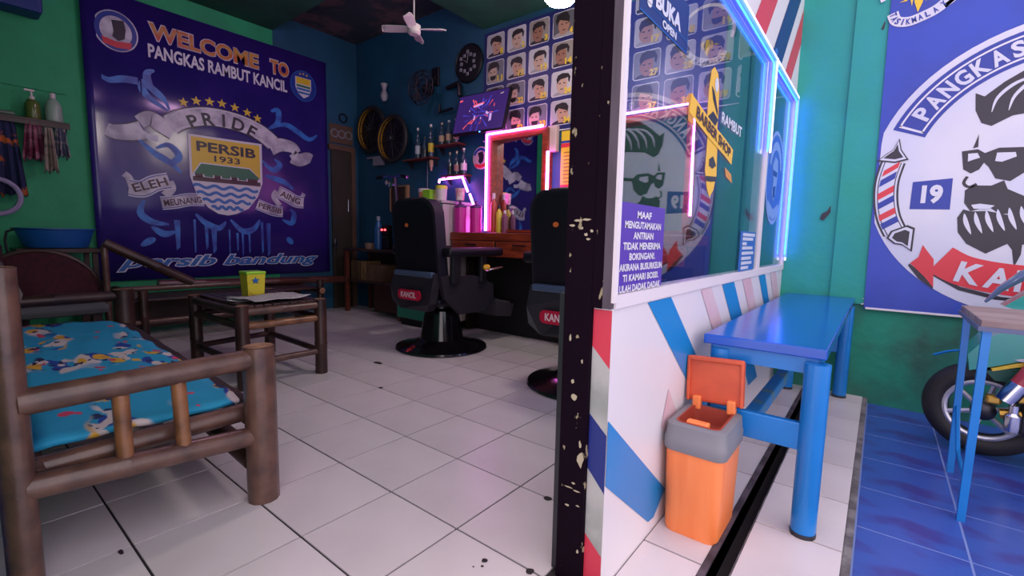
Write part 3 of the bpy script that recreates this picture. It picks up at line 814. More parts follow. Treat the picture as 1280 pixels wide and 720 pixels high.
B().sweep([(-.605,BW-.098,1.50),(-.605,BW-.098,.93)], .012, 8).obj('tube', pink_neon, t, True)
t = thing('neon_light', 'pink neon tube around the mirror behind the window glass', 'neon light', (.5, BW-.04, .98))
B().sweep([(-.12,BW-.098,1.69),(.495,BW-.098,1.69),(.505,BW-.098,.99)], .009, 8).obj('tube', pink_neon, t, True)
t = thing('neon_light', 'short bent pink neon strip under the lowest bottle shelf', 'neon light', (-1.6, BW-.05, 1.37))
B().sweep([(-1.88,BW-.055,1.335),(-1.87,BW-.055,1.365),(-1.57,BW-.055,1.37),(-1.50,BW-.055,1.235)], .010, 8).obj('tube', pink_neon, t, True)
B().sweep([(-1.475,BW-.055,1.215),(-1.418,BW-.055,1.10)], .010, 8).obj('tube', pink_neon, t, True)
B().sweep([(-1.415,BW-.055,.99),(-1.39,BW-.055,.875)], .010, 8).obj('tube', pink_neon, t, True)
tag(B().rbox((-.648,BW-.05,1.505),(-.565,BW,1.705),.008).obj('power_box', M('cream_plastic', (.55,.42,.40), .5), None, False, (-.6,BW,1.505)),
    'cream upright power box beside the mirror top corner', 'power box')
# price list
pl = thing('price_list', 'narrow yellow printed price list between the mirror and the post', 'poster', (-.46, BW, 1.19))
Pf = fy(BW-.004)
B().box((-.545,BW-.004,1.19),(-.315,BW,1.66)).obj('sheet', p_yellow, pl)
flat('heading_band', p_red, pl, Pf, [[(-.545,1.565),(-.315,1.565),(-.315,1.535),(-.545,1.535)]], .001)
flat('heading_band', p_blueink, pl, Pf, [[(-.545,1.585),(-.315,1.585),(-.315,1.568),(-.545,1.568)]], .001)
flat('foot_patch', p_red, pl, Pf, [[(-.545,1.25),(-.40,1.25),(-.42,1.20),(-.545,1.195)]], .001)
flat('text_line', M('print_brown', (.25,.14,.02), .5), pl, Pf, [[(-.52,z),(-.34-.03*(k%3),z),(-.34-.03*(k%3),z-.008),(-.52,z-.008)] for k, z in enumerate([1.50-.028*i for i in range(9)])], .001)

# dressing desk along the back wall
dk = thing('dressing_desk', 'orange varnished dressing desk with drawers under the mirrors', 'desk', (-.4, 2.05, 0))
B().rbox((-1.43,1.93,.80),(.60,2.266,.865),.006).obj('desk_top', orange_wood, dk)
for k, x in enumerate((-1.40,-.90,-.40,.10)):
    d = B().rbox((x,1.915,.675),(x+.47,1.935,.795),.004).obj('drawer', orange_wood, dk)
    B().rbox((x+.17,1.900,.765),(x+.29,1.916,.775),.003).obj('drawer_handle', black_vinyl, d)
B().box((-1.42,2.20,.0),(.59,2.266,.80)).obj('desk_body', M('black_shaded_board', (.006,.004,.006), .7), dk)  # brown wood board coloured near black: the shade under the desk is painted in
for x_ in (-1.42, -.42, .56):
    B().box((x_,2.12,0),(x_+.03,2.20,.80)).obj('leg', dark_wood, dk)
B().box((-1.42,1.936,.67),(.59,2.266,.80)).obj('drawer_case', dark_wood, dk)
# green cabinet
cb = thing('tall_cabinet', 'tall green fronted cabinet with white plank side behind the left barber chair', 'cabinet', (-1.735, 2.05, 0))
B().box((-2.03,1.85,.06),(-1.45,2.266,1.11)).obj('body', dark_wood, cb)
B().rbox((-2.035,1.835,.07),(-1.447,1.85,1.10),.003).obj('front_panel', M('cabinet_green', (.015,.23,.15), .4), cb)
B().box((-2.02,1.87,0),(-1.46,2.26,.06)).obj('plinth', black_vinyl, cb)
for k in range(5):
    y = 1.852+.082*k
    B().rbox((-1.45,y,.07),(-1.438,y+.079,1.10),.003).obj('side_plank', M('pinkish_white_board', (.50,.42,.44), .45), cb)
B().rbox((-2.04,1.83,1.108),(-1.432,2.266,1.132),.004).obj('cabinet_top', M('pale_board', (.42,.36,.40), .4), cb)

def tub(label, x, y, z, r, h, body, lidm, lidr=1.05, square=False):
    t = thing('plastic_tub', label, 'tub', (x, y, z), 'tubs on top of the tall cabinet')
    if square:
        B().hexa([(x-r*.85,y-r*.85,z),(x+r*.85,y-r*.85,z),(x+r*.85,y+r*.85,z),(x-r*.85,y+r*.85,z)], [(x-r,y-r,z+h),(x+r,y-r,z+h),(x+r,y+r,z+h),(x-r,y+r,z+h)]).obj('body', body, t)
        B().rbox((x-r*1.06,y-r*1.06,z+h),(x+r*1.06,y+r*1.06,z+h+.018),.004).obj('lid', lidm, t)
    else:
        B().lathe([(r*.88,0),(r*.95,h*.5),(r,h)], (x,y,z), 16).obj('body', body, t, True)
        B().lathe([(r*lidr,h),(r*lidr,h+.025),(r*.9,h+.03)], (x,y,z), 16).obj('lid', lidm, t, True)
    return t
lime = M('lime_plastic', (.28,.62,.03), .35); yel = M('yellow_plastic', (.72,.66,.05), .35); cream = M('white_plastic', (.62,.56,.56), .4); org = M('peach_plastic', (.62,.25,.14), .4)
tub('white and orange tub leftmost on the cabinet top', -1.765, 1.93, 1.132, .05, .085, org, cream)
tub('lime green tub second on the cabinet top', -1.655, 1.90, 1.132, .045, .08, lime, lime, square=True)
tub('yellow lidded white tub rightmost on the cabinet top', -1.53, 1.92, 1.132, .048, .10, cream, yel)
tub('lime green tub behind between its neighbours on cabinet top', -1.625, 2.0, 1.132, .045, .09, lime, cream)
mg = M('magenta_plastic', (.52,.02,.28), .3)
for k, (x, y, lab) in enumerate(((-1.37,1.99,'magenta ribbed canister at the left end of the dressing desk'),(-1.29,2.10,'magenta ribbed canister behind the other beside the neon'))):
    t = thing('canister', lab, 'canister', (x,y,.865), 'magenta canisters on the desk')
    B().lathe([(.05,0),(.052,.05),(.050,.1),(.052,.15),(.05,.21)], (x,y,.865), 18).obj('body', mg, t, True)
    B().lathe([(.053,.21),(.053,.225),(.03,.24),(.012,.245),(.012,.27),(.004,.272)], (x,y,.865), 18).obj('lid', M('purple_lid', (.08,.02,.12), .4), t, True)
t = thing('cup', 'pink and white cup standing on the left magenta canister', 'cup', (-1.375,1.99,1.137))
B().lathe([(.034,0),(.042,.10),(.038,.10),(.032,.01)], (-1.375,1.99,1.137), 16).obj('cup_body', M('pink_white_cup', (.62,.22,.30), .4, col2=(.7,.6,.6), scale=20), t, True)
# bottles on desk in front of the mirror
for k, (x, h, c, lab) in enumerate(((-1.165,.34,(.42,.05,.03),'tall red spray can left of the mirror glass'),(-1.105,.24,(.55,.45,.04),'yellow bottle second from left before the mirror'),(-1.04,.19,(.16,.05,.10),'short maroon bottle third from left before the mirror'),(-.70,.27,(.35,.45,.42),'pale tall bottle at right before the mirror'))):
    t = thing('hair_product_bottle', lab, 'bottle', (x,2.19,.865), 'hair products before the mirror')
    mt = M('product_colour_%s' % 'abcd'[k], c, .3)
    B().lathe([(.026,0),(.028,.01),(.028,h*.72),(.012,h*.82),(.011,h*.86)], (x,2.19,.865), 14).obj('body', mt, t, True)
    B().lathe([(.013,h*.86),(.013,h),(.004,h+.003)], (x,2.19,.865), 12).obj('cap', p_black if k % 2 else cream, t, True)

# ================================================================== WALL THINGS ABOVE
def wall_shelf(label, x0, x1, z, dep=.11):
    t = thing('wall_shelf', label, 'shelf', ((x0+x1)/2, BW, z), 'small bottle shelves')
    B().rbox((x0,BW-dep,z-.016),(x1,BW,z),.003).obj('board', red_wood, t)
    for x in (x0+.03, x1-.03):
        B().prism([(x-.006,BW,z-.016),(x-.006,BW,z-.08),(x-.006,BW-.08,z-.016)],(.012,0,0)).obj('bracket', steel_dark, t)
    return t
wall_shelf('small wooden shelf with three bottles beside the right wheel', -2.36, -1.93, 1.582)
wall_shelf('small wooden shelf with three bottles left of the television', -1.90, -1.58, 1.677)
wall_shelf('small wooden shelf above the bent neon strip', -1.80, -1.50, 1.392)
bg_ = bottle_glass_mat()
def bottle(label, x, z, h, lab_m, cap_m, r=.028):
    t = thing('glass_bottle', label, 'bottle', (x, 2.205, z), 'bottles on the wall shelves')
    B().lathe([(r*.9,0),(r,.008),(r,h*.52),(r*.8,h*.62),(r*.36,h*.74),(r*.34,h*.92)], (x,2.205,z), 14).obj('body', bg_, t, True)
    B().lathe([(r*.42,h*.92),(r*.42,h),(r*.1,h+.002)], (x,2.205,z), 12).obj('cap', cap_m, t, True)
    B().lathe([(r*1.015,h*.15),(r*1.015,h*.42)], (x,2.205,z), 14).obj('paper_label', lab_m, t, True)
tan = M('tan_paper_label', (.42,.27,.18), .6); pale = M('pale_paper_label', (.35,.38,.45), .5); yl = M('yellow_paper_label', (.6,.45,.03), .5); blk = M('black_label', (.02,.02,.03), .4)
bottle('silver topped bottle leftmost on the shelf beside the wheel', -2.175, 1.582, .295, pale, cream)
bottle('short dark bottle between two taller bottles beside the wheel', -2.075, 1.582, .20, blk, blk)
bottle('yellow labelled bottle rightmost on the shelf beside the wheel', -1.985, 1.582, .305, yl, cream)
bottle('tan labelled bottle leftmost on the shelf by the television', -1.835, 1.677, .205, tan, tan)
bottle('tan labelled middle bottle on the shelf by the television', -1.74, 1.677, .215, tan, pale)
bottle('tan labelled bottle nearest the television on its shelf', -1.648, 1.677, .22, tan, pale)
bottle('dark thin bottle leftmost above the bent neon', -1.725, 1.392, .21, blk, tan, .024)
bottle('pink tinted middle bottle above the bent neon', -1.635, 1.392, .215, M('rose_label', (.45,.18,.22), .4), tan, .026)
bottle('white wrapped bottle rightmost above the bent neon', -1.545, 1.392, .23, M('white_label', (.6,.5,.55), .4), cream, .030)
tag(B().lathe([(.010,0),(.012,.03),(.02,.045),(.022,.09),(.014,.10)], (-1.975,2.2,1.455), 12).obj('shaving_brush', tan, None, True, (-1.975,2.2,1.455)), 'tan shaving brush hanging under the wheel side shelf', 'brush')

# two gold rimmed wheels
def wheel(label, x, z, R, fwd=0.0):
    t = thing('decorative_wheel', label, 'wheel', (x, BW-.05, z), 'motorcycle wheels hung on the wall')
    y = BW-.05-fwd
    B().torus((x,y,z), R-.022, .022, 'Y', 44, 10).obj('tyre', M('tyre_rubber', (.012,.011,.013), .6), t, True)
    n = 44; vs = []; fs = []
    for (r_, d_) in ((R-.036,-.03),(R-.036,.022),(R-.041,.022),(R-.043,-.03)):
        vs += [(x+r_*math.cos(2*PI*j/n), y-d_, z+r_*math.sin(2*PI*j/n)) for j in range(n)]
    rb_ = B()
    for i in range(4):
        fs += [(i*n+j, i*n+(j+1)%n, ((i+1)%4)*n+(j+1)%n, ((i+1)%4)*n+j) for j in range(n)]
    rb_.add(vs, fs); rb_.mi = [1 if i // n == 2 else 0 for i in range(len(fs))]
    rb_.obj('rim', [black_trim, M('gold_rim', (.50,.26,.02), .4, 0.3)], t, True)
    B().lathe([(R-.045,-.032),(R-.045,-.024)], (x,y,z), 32, 'Y').obj('disc', black_vinyl, t, True)
    B().lathe([(.03,-.03),(.03,.03),(.018,.04)], (x,y,z), 16, 'Y').obj('hub', steel_dark, t, True)
    for k in range(12):
        a = 2*PI*k/12
        B().sweep([(x+.03*math.cos(a),y-.005,z+.03*math.sin(a)),(x+(R-.046)*math.cos(a+.12),y-.004,z+(R-.046)*math.sin(a+.12))], .0035, 5).obj('spoke', steel_dark, t)
    for a in (.9, 2.4):
        B().lathe([(.006,0),(.006,.015)], (x+.05*math.cos(a),y-.03,z+.05*math.sin(a)), 8, 'Y').obj('bolt', chrome, t)
wheel('gold rimmed motorcycle wheel hung higher at left on dark wall', -2.965, 1.965, .252)
wheel('gold rimmed motorcycle wheel hung lower beside the bottle shelf', -2.535, 1.81, .246, .05)
t = thing('wall_ornament', 'small white vase shaped ornament above the left wheel', 'ornament', (-2.735,BW,2.225))
B().lathe([(.02,0),(.035,.03),(.04,.06),(.028,.09),(.018,.115),(.03,.15),(.038,.175),(.01,.18)], (-2.735,BW-.042,2.225), 14).obj('ornament_body', M('dull_white_ceramic', (.34,.33,.38), .4), t, True)
t = thing('socket_box', 'grey electric box on a short rail below the wheels', 'socket', (-2.86,BW,1.585))
B().rbox((-2.945,BW-.05,1.575),(-2.785,BW,1.665),.008).obj('box_body', M('dull_grey_plastic', (.24,.24,.28), .5), t)
B().box((-3.09,BW-.02,1.665),(-2.79,BW-.006,1.682)).box((-2.79,BW-.02,1.66),(-2.776,BW-.006,1.72)).obj('rail', M('dull_grey_plastic', (.24,.24,.28), .5), t)
# round crystal wall clock
t = thing('wall_clock', 'round dark wall clock with silver ornaments left of haircut poster', 'clock', (-1.545,BW,2.36))
B().lathe([(.165,0),(.168,.015),(.155,.025),(.15,.02)], (-1.545,BW,2.37), 32, 'Y').obj('clock_case', black_vinyl, t, True)
sil = M('dull_silver', (.28,.28,.33), .35, .6)
for k in range(12):
    a = 2*PI*k/12; r = .095 if k % 2 else .075
    B().rbox((-1.545+r*math.cos(a)-.016,BW-.036,2.37+r*math.sin(a)-.016),(-1.545+r*math.cos(a)+.016,BW-.022,2.37+r*math.sin(a)+.016),.006).obj('numeral_stud', sil, t)
B().sweep([(-1.545,BW-.034,2.37),(-1.59,BW-.034,2.40)], .004, 5).obj('hand', sil, t)
B().sweep([(-1.545,BW-.034,2.37),(-1.535,BW-.034,2.45)], .0035, 5).obj('hand', sil, t)
# wall fan
t = thing('wall_fan', 'black caged wall fan mounted beside the television', 'fan', (-1.98,BW,2.2))
fc = (-2.0, 2.10, 2.20)
for R in (.155, .115, .075):
    B().torus(fc, R, .005, 'Y', 30, 6).obj('cage_ring', black_trim, t, True)
B().torus((fc[0],fc[1]-.05,fc[2]), .13, .005, 'Y', 30, 6).obj('cage_ring', black_trim, t, True)
for k in range(16):
    a = 2*PI*k/16
    B().sweep([(fc[0],fc[1]-.07,fc[2]),(fc[0]+.13*math.cos(a),fc[1]-.05,fc[2]+.13*math.sin(a)),(fc[0]+.155*math.cos(a),fc[1],fc[2]+.155*math.sin(a))], .003, 4).obj('cage_wire', black_trim, t)
for k in range(3):
    a = 2*PI*k/3
    B().prism([(fc[0]+.02*math.cos(a-.5),fc[1]-.02,fc[2]+.02*math.sin(a-.5)),(fc[0]+.12*math.cos(a-.35),fc[1]-.03,fc[2]+.12*math.sin(a-.35)),(fc[0]+.13*math.cos(a+.35),fc[1]-.01,fc[2]+.13*math.sin(a+.35)),(fc[0]+.02*math.cos(a+.5),fc[1]-.01,fc[2]+.02*math.sin(a+.5))],(0,.003,0)).obj('blade', grey_shell, t)
B().lathe([(.035,-.03),(.05,-.08),(.04,-.12)], fc, 16, 'Y').obj('motor', black_vinyl, t, True)
B().sweep([(fc[0],fc[1]+.09,fc[2]),(fc[0]+.02,BW-.01,fc[2]+.14)], .02, 8).rbox((-2.03,BW-.02,2.25),(-1.93,BW,2.42),.008).obj('wall_bracket', black_vinyl, t)
# television on its arm
tv = thing('television', 'tilted flat television showing a purple stage light show', 'television', (-1.32,2.2,1.72))
TVm = Matrix.Translation((-1.325,2.175,1.90)) @ Matrix.Rotation(math.radians(-14), 4, 'X') @ Matrix.Rotation(math.radians(1.5), 4, 'Y')
def tvp(u, v, o): return (TVm @ Vector((u, -o, v)))[:]
def tvobj(name, mat, b_, smooth=False):
    b_.v = [(TVm @ Vector(p))[:] for p in b_.v]
    return b_.obj(name, mat, tv, smooth)
tvobj('casing', black_vinyl, B().rbox((-.298,-.0,-.185),(.298,.035,.185),.008))
scr = M('screen_purple', (.02,.01,.05), .25, emit=0.5, ecol=(.045,.018,.16))
tvobj('screen', scr, B().box((-.285,-.003,-.168),(.285,0,.172)))
sb = M('screen_blue_beam', (.02,.02,.1), .25, emit=0.6, ecol=(.07,.06,.62)); sr = M('screen_red_light', (.1,.02,.02), .25, emit=0.9, ecol=(.75,.08,.10)); sp = M('screen_pale_figures', (.1,.1,.2), .25, emit=0.9, ecol=(.45,.25,.55))
def TF(name, mat, polys, off):
    bb = B(); bb.fix = False
    for p in polys: bb.poly([tvp(u, v, off) for u, v in p])
    return bb.obj(name, mat, tv)
rt = random.Random(5)
bl_, rd_ = [], []
for k in range(34):
    a = rt.uniform(0, 2*PI); r0 = rt.uniform(.01,.05); r1 = rt.uniform(.09,.17); w = rt.uniform(.002,.007)
    cu_, cv_ = -.01+rt.uniform(-.06,.07), -.02+rt.uniform(-.03,.03)
    q = [(cu_+r0*math.cos(a), cv_+r0*math.sin(a)), (cu_+r1*math.cos(a)-w*math.sin(a), cv_+r1*math.sin(a)+w*math.cos(a)), (cu_+r1*math.cos(a)+w*math.sin(a), cv_+r1*math.sin(a)-w*math.cos(a))]
    (rd_ if k % 4 == 0 else bl_).append(q)
bl_ += [[(-.07+.02*k,-.03-.004*(k%3)),(-.052+.02*k,-.025),(-.055+.02*k,-.045)] for k in range(7)]
TF('picture_beam', sb, bl_, .0045)
TF('picture_beam', sr, rd_ + [[(-.095,.07),(.03,.088),(.03,.07),(-.09,.05)],[(.15,.03),(.158,.03),(.155,.06),(.15,.06)]], .005)
TF('picture_figure', sp, [[(-.06,-.03),(-.045,-.03),(-.045,-.07),(-.06,-.07)],[(.075,.0),(.11,-.02),(.10,-.04),(.07,-.02)],[(.12,-.03),(.145,-.03),(.15,-.09),(.125,-.10)],[(-.13,.03),(-.122,.03),(-.122,.015),(-.13,.015)],[(.02,-.05),(.03,-.05),(.03,-.07),(.02,-.07)],[(-.08,.062),(.02,.078),(.02,.062),(-.08,.046)]], .006)
TF('picture_caption', cream, [[(.20,.142),(.235,.148),(.235,.136),(.20,.130)]], .0045)
TF('picture_caption', sr, [[(-.275,.135),(-.24,.14),(-.24,.125),(-.275,.12)]], .0045)
tvobj('standby_light', M('standby_blue', (.1,.2,1), .3, emit=8, ecol=(.05,.25,1)), B().rbox((.035,-.004,-.186),(.048,.0,-.178),.002))
B().sweep([(-1.36,2.20,1.92),(-1.52,2.235,1.98),(-1.60,2.262,2.0)], .014, 8).rbox((-1.62,BW-.012,1.90),(-1.58,BW,2.10),.004).obj('wall_arm', black_vinyl, tv)
t = thing('cable_bracket', 'black looped metal bracket between the fan and television', 'bracket', (-1.7,BW,2.0))
B().sweep([(-1.89,BW-.04,2.06),(-1.89,BW-.04,1.99),(-1.72,BW-.04,2.0)], .014, 8).sweep([(-1.80,BW-.03,2.195),(-1.66,BW-.03,2.215),(-1.64,BW-.03,2.19),(-1.635,BW-.03,2.10)], .022, 8).obj('bracket_tube', black_vinyl, t, True)
# round logo sign
t = thing('round_sign', 'small round white emblem sign below the television', 'sign', (-1.385,BW,1.53))
B().lathe([(.10,0),(.10,.010),(.092,.014)], (-1.385,BW,1.53), 32, 'Y').obj('disc', M('sign_rose_white', (.55,.42,.45), .4), t, True)
S_ = fy(BW-.015)
flat('sign_ring', p_blueink, t, S_, ring(-1.385,1.53,.066,.088,math.radians(20),math.radians(160),20), .001)
flat('sign_ribbon', p_red, t, S_, [[(-1.45,1.485),(-1.385,1.47),(-1.32,1.485),(-1.32,1.455),(-1.385,1.44),(-1.45,1.455)]], .001)
flat('sign_face', p_black, t, S_, [[(-1.42,1.575),(-1.36,1.585),(-1.345,1.55),(-1.35,1.50),(-1.385,1.475),(-1.41,1.50),(-1.40,1.53)]], .0015)

# ceiling fan and lamp
cf = thing('mini_ceiling_fan', 'small white four blade ceiling fan hanging on a thin rod', 'ceiling fan', (-1.0,1.18,2.1))
fp = Vector((-1.0,1.18,2.15)); ivory = M('ivory_plastic', (.60,.52,.55), .4)
B().sweep([fp+Vector((0,0,.03)),(-1.0,1.18,2.77)], .005, 6).obj('rod', cream, cf)
B().lathe([(.03,-.03),(.042,-.02),(.042,.025),(.025,.035)], fp[:], 20).obj('hub', ivory, cf, True)
ang0 = math.atan2(.621,.783)
for k in range(4):
    a = ang0 + PI/2*k
    d = Vector((math.cos(a), math.sin(a), 0)); n = Vector((-math.sin(a), math.cos(a), 0))
    pts = []
    for (t_, w_) in ((.035,.018),(.07,.026),(.17,.030),(.20,.024),(.207,.010)):
        pts.append((t_, w_))
    up = [fp + d*t_ + n*w_ + Vector((0,0,.008)) for t_, w_ in pts]; dn = [fp + d*t_ - n*w_ - Vector((0,0,.008)) for t_, w_ in reversed(pts)]
    B().prism([p[:] for p in up+dn], (0,0,.006)).obj('blade', ivory, cf)
lp = thing('ceiling_lamp', 'bright round white lamp hanging near the soffit', 'lamp', (-.05,1.43,2.17))
lc = (-.045,1.43,2.20)
B().lathe([(.03,-.055),(.075,-.05),(.098,-.02),(.10,.02),(.06,.05)], lc, 28).obj('diffuser', lamp_glow, lp, True)
B().lathe([(.06,.05),(.06,.09),(.02,.10)], lc, 20).sweep([(lc[0],lc[1],lc[2]+.09),(lc[0],lc[1],2.62)], .006, 6).obj('holder', cream, lp, True)
bl = bpy.data.lights.new('lamp_light', 'POINT'); bl.energy = 16.0; bl.color = (1.0,.86,.80); bl.shadow_soft_size = .1
blo = bpy.data.objects.new('lamp_light', bl); COL.objects.link(blo); blo.parent = lp; blo.location = Vector((lc[0],lc[1],lc[2]-.14)) - wl(lp)

lp2 = thing('ceiling_lamp', 'second round lamp hanging from the front soffit above the frame', 'lamp', (-1.75,.915,2.55))
lc2 = (-1.75,.915,2.60)
B().lathe([(.03,-.055),(.075,-.05),(.098,-.02),(.10,.02),(.06,.05)], lc2, 28).obj('diffuser', M('pinkish_lamp_diffuser', (1, 1, 1), 0.4, emit=26.0, ecol=(1.0, 0.55, 0.95)), lp2, True)
B().lathe([(.06,.05),(.06,.09),(.02,.10)], lc2, 20).sweep([(lc2[0],lc2[1],lc2[2]+.09),(lc2[0],lc2[1],2.77)], .006, 6).obj('holder', cream, lp2, True)

# ================================================================== LEFT WALL SHELF, BASIN
sh = thing('wall_shelf', 'brown wooden shelf on the green wall holding pump bottles', 'shelf', (-3.22,-.4,1.56))
B().rbox((-3.288,-.80,1.555),(-3.14,-.175,1.575),.004).obj('board', bamboo_d, sh)
B().box((-3.15,-.80,1.53),(-3.14,-.175,1.556)).obj('lip', bamboo_d, sh)
B().prism([(-3.288,-.195,1.556),(-3.288,-.195,1.47),(-3.20,-.195,1.556)],(0,.014,0)).obj('bracket', bamboo_d, sh)
t = thing('pump_bottle', 'olive lotion bottle with white pump on the green wall shelf', 'bottle', (-3.21,-.35,1.575))
B().lathe([(.036,0),(.04,.01),(.04,.10),(.03,.125),(.014,.135)], (-3.21,-.35,1.575), 18).obj('body', M('olive_liquid', (.10,.14,.03), .2), t, True)
B().lathe([(.015,.135),(.015,.155),(.006,.157),(.006,.19)], (-3.21,-.35,1.575), 12).box((-3.222,-.385,1.762),(-3.198,-.335,1.775)).obj('pump', cream, t)
t = thing('pump_bottle', 'pale green bottle with white cap on the green wall shelf', 'bottle', (-3.21,-.245,1.575))
B().lathe([(.044,0),(.048,.01),(.046,.11),(.03,.15),(.014,.165)], (-3.21,-.245,1.575), 18).obj('body', M('pale_green_plastic', (.30,.40,.33), .3), t, True)
B().lathe([(.016,.165),(.016,.20),(.004,.203)], (-3.21,-.245,1.575), 12).obj('cap', cream, t, True)
tag(B().rbox((-3.25,-.62,1.575),(-3.16,-.44,1.605),.012).obj('soap_dish', M('dull_green_tin', (.10,.16,.12), .4), None, False, (-3.2,-.53,1.575)), 'flat dull green tin lying on the wall shelf', 'tin')
def cloth(name, label, y0, y1, z0, z1, mat, x=-3.165, ph=0, jag=.04):
    b = B(); n, k = 12, 10; rnd = random.Random(ph)
    vs = []; fs = []
    for i in range(n+1):
        y = y0+(y1-y0)*i/n; low = z0 + jag*abs(math.sin(i*1.3+ph))
        for j in range(k+1):
            s = j/k
            yy = (y0+y1)/2 + (y-(y0+y1)/2)*(.65+.5*s)
            vs.append((x+.018*math.sin(i*1.9+ph)*(.3+s), yy, z1+(low-z1)*s))
    for i in range(n):
        for j in range(k): fs.append((i*(k+1)+j, (i+1)*(k+1)+j, (i+1)*(k+1)+j+1, i*(k+1)+j+1))
    b.add(vs, fs)
    o = b.obj(name, mat, None, True, (x,(y0+y1)/2,z0)); o.modifiers.new('thickness', 'SOLIDIFY').thickness = .006
    return tag(o, label, 'cloth', 'cloths hanging under the wall shelf')
cloth('hanging_cloth', 'dark navy cloth with orange print hanging at frame edge', -.58, -.42, 1.02, 1.55, M('navy_orange_cloth', (.02,.025,.09), .9, col2=(.55,.13,.03), scale=9, lo=.55, hi=.6), ph=1)
cloth('hanging_cloth', 'dark red and pink crumpled cloth under the olive bottle', -.42, -.30, 1.27, 1.55, M('maroon_cloth', (.16,.02,.06), .9, col2=(.36,.16,.22), scale=16, lo=.45, hi=.6), x=-3.15, ph=2)
cloth('hanging_cloth', 'beige and white cloth strip hanging below the pale bottle', -.325, -.26, 1.20, 1.52, M('beige_cloth', (.36,.28,.24), .9, col2=(.12,.08,.10), scale=18, lo=.5, hi=.65), x=-3.115, ph=3)
cloth('hanging_cloth', 'small grey blue patterned cloth at the shelf end', -.265, -.19, 1.31, 1.53, M('greyblue_cloth', (.10,.11,.18), .9, col2=(.35,.32,.30), scale=28, lo=.5, hi=.6), x=-3.15, ph=4)
tag(B().torus((-3.12,-.57,1.03), .115, .016, 'X', 32, 8).obj('hoop', M('lavender_plastic', (.33,.27,.45), .4), None, True, (-3.12,-.57,.915)), 'lavender plastic hoop hanging at the left frame edge', 'hoop')
tag(B().rbox((-3.286,-.60,2.27),(-3.1,-.27,2.5),.02).obj('wall_box', M('navy_plastic', (.012,.03,.20), .5), None, False, (-3.19,-.43,2.27)), 'navy blue box high up on the green wall', 'box')

t = thing('plastic_basin', 'blue plastic basin on a stand against the green wall', 'basin', (-3.02,-.31,.69))
prof = [(.10,0),(.155,.005),(.165,.02),(.195,.125),(.21,.13),(.21,.137),(.188,.133),(.155,.03),(.01,.02)]
b = B().lathe(prof, (0,0,0), 30); b.v = [(x*.75-3.02, y*1.03-.31, z+.69) for x, y, z in b.v]
b.obj('bowl', M('blue_plastic', (.01,.09,.33), .35), t, True)
t = thing('basin_stand', 'dark slatted wooden stand carrying the blue basin', 'stand', (-3.05,-.3,0))
B().rbox((-3.22,-.52,.66),(-2.88,-.10,.69),.004).obj('stand_top', dark_wood, t)
for x in (-3.2,-2.92):
    for y in (-.5,-.13):
        B().box((x-.015,y-.015,0),(x+.015,y+.015,.66)).obj('leg', dark_wood, t)
tag(B().sweep([(-3.0,-.545,.60),(-3.0,-.555,.74),(-3.0,-.545,.80),(-3.0,-.50,.818)], .007, 8).sweep([(-3.0,-.545,.60),(-3.0,-.55,.0)], .007, 8).obj('wire_hook', steel_dark, None, True, (-3.0,-.545,0)), 'thin bent wire pole left of the blue basin', 'hook')

# dark red round lounge seat behind the bench
t = thing('lounge_chair', 'dark red rounded lounge chair behind the bamboo bench', 'chair', (-2.55,-.42,0))
b = B(); n, k = 14, 8; vs = []; fs = []
for i in range(n+1):
    a = PI*i/n
    for j in range(k+1):
        s = j/k
        vs.append((-2.72+.16*(1-s)**2*1.0, -.45+.30*math.cos(a)*s, .36+.31*math.sin(a)*s))
for i in range(n):
    for j in range(k): fs.append((i*(k+1)+j,(i+1)*(k+1)+j,(i+1)*(k+1)+j+1,i*(k+1)+j+1))
b.add(vs, fs); o = b.obj('backrest', M('dark_red_fabric', (.05,.005,.012), .9, col2=(.03,.004,.010), scale=40), t, True); o.modifiers.new('thickness', 'SOLIDIFY').thickness = .03
B().sweep([(-2.71,-.45+.31*math.cos(PI*i/20), .36+.32*math.sin(PI*i/20)) for i in range(21)], .018, 8).obj('rim', bamboo_d, t, True)
B().rbox((-2.72,-.72,.30),(-2.30,-.18,.37),.03).obj('seat', M('dull_grey_fabric', (.10,.11,.12), .85), t)
for x in (-2.68,-2.36):
    for y in (-.66,-.24):
        B().box((x-.018,y-.018,0),(x+.018,y+.018,.30)).obj('leg', bamboo_d, t)

# ================================================================== BAMBOO BENCH (front left)
def ends(b_, p, d, r, mat, parent):
    d = Vector(d).normalized(); p = Vector(p)
    a = d.orthogonal().normalized(); c = d.cross(a)
    q = B(); q.fix = False
    q.poly([(p+d*.0015+a*r*.93*math.cos(t*PI/8)+c*r*.93*math.sin(t*PI/8))[:] for t in range(16)])
    o = q.obj('cut_end', bamboo_end, parent)
bn = thing('bamboo_bench', 'dark bamboo bench in front covered with a blue printed cloth', 'bench', (-.95,-.5,0))
def bam(name, p0, p1, r, mat=bamboo, parent=bn, gap=.3, cut=False):
    o = B().bamboo(p0, p1, r, gap).obj(name, mat, parent, True)
    if cut: ends(None, p1, Vector(p1)-Vector(p0), r, mat, o)
    return o
NF, NBk, FF, FB = (.027,-.278), (.03,-.795), (-1.93,-.19), (-1.91,-.70)
bam('front_post', (NF[0],NF[1],0), (NF[0],NF[1],.485), .045, gap=3, cut=True)
bam('back_post', (.031,NBk[1],0), (.020,NBk[1],.742), .030, gap=3, cut=True)
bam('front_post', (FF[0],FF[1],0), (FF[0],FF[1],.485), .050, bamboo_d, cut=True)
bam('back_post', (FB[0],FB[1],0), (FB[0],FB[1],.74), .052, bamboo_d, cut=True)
bam('arm_rail', (.028,-.785,.444), (.027,-.31,.450), .031)
bam('arm_rail', (.028,-.785,.247), (.027,-.31,.21), .029)
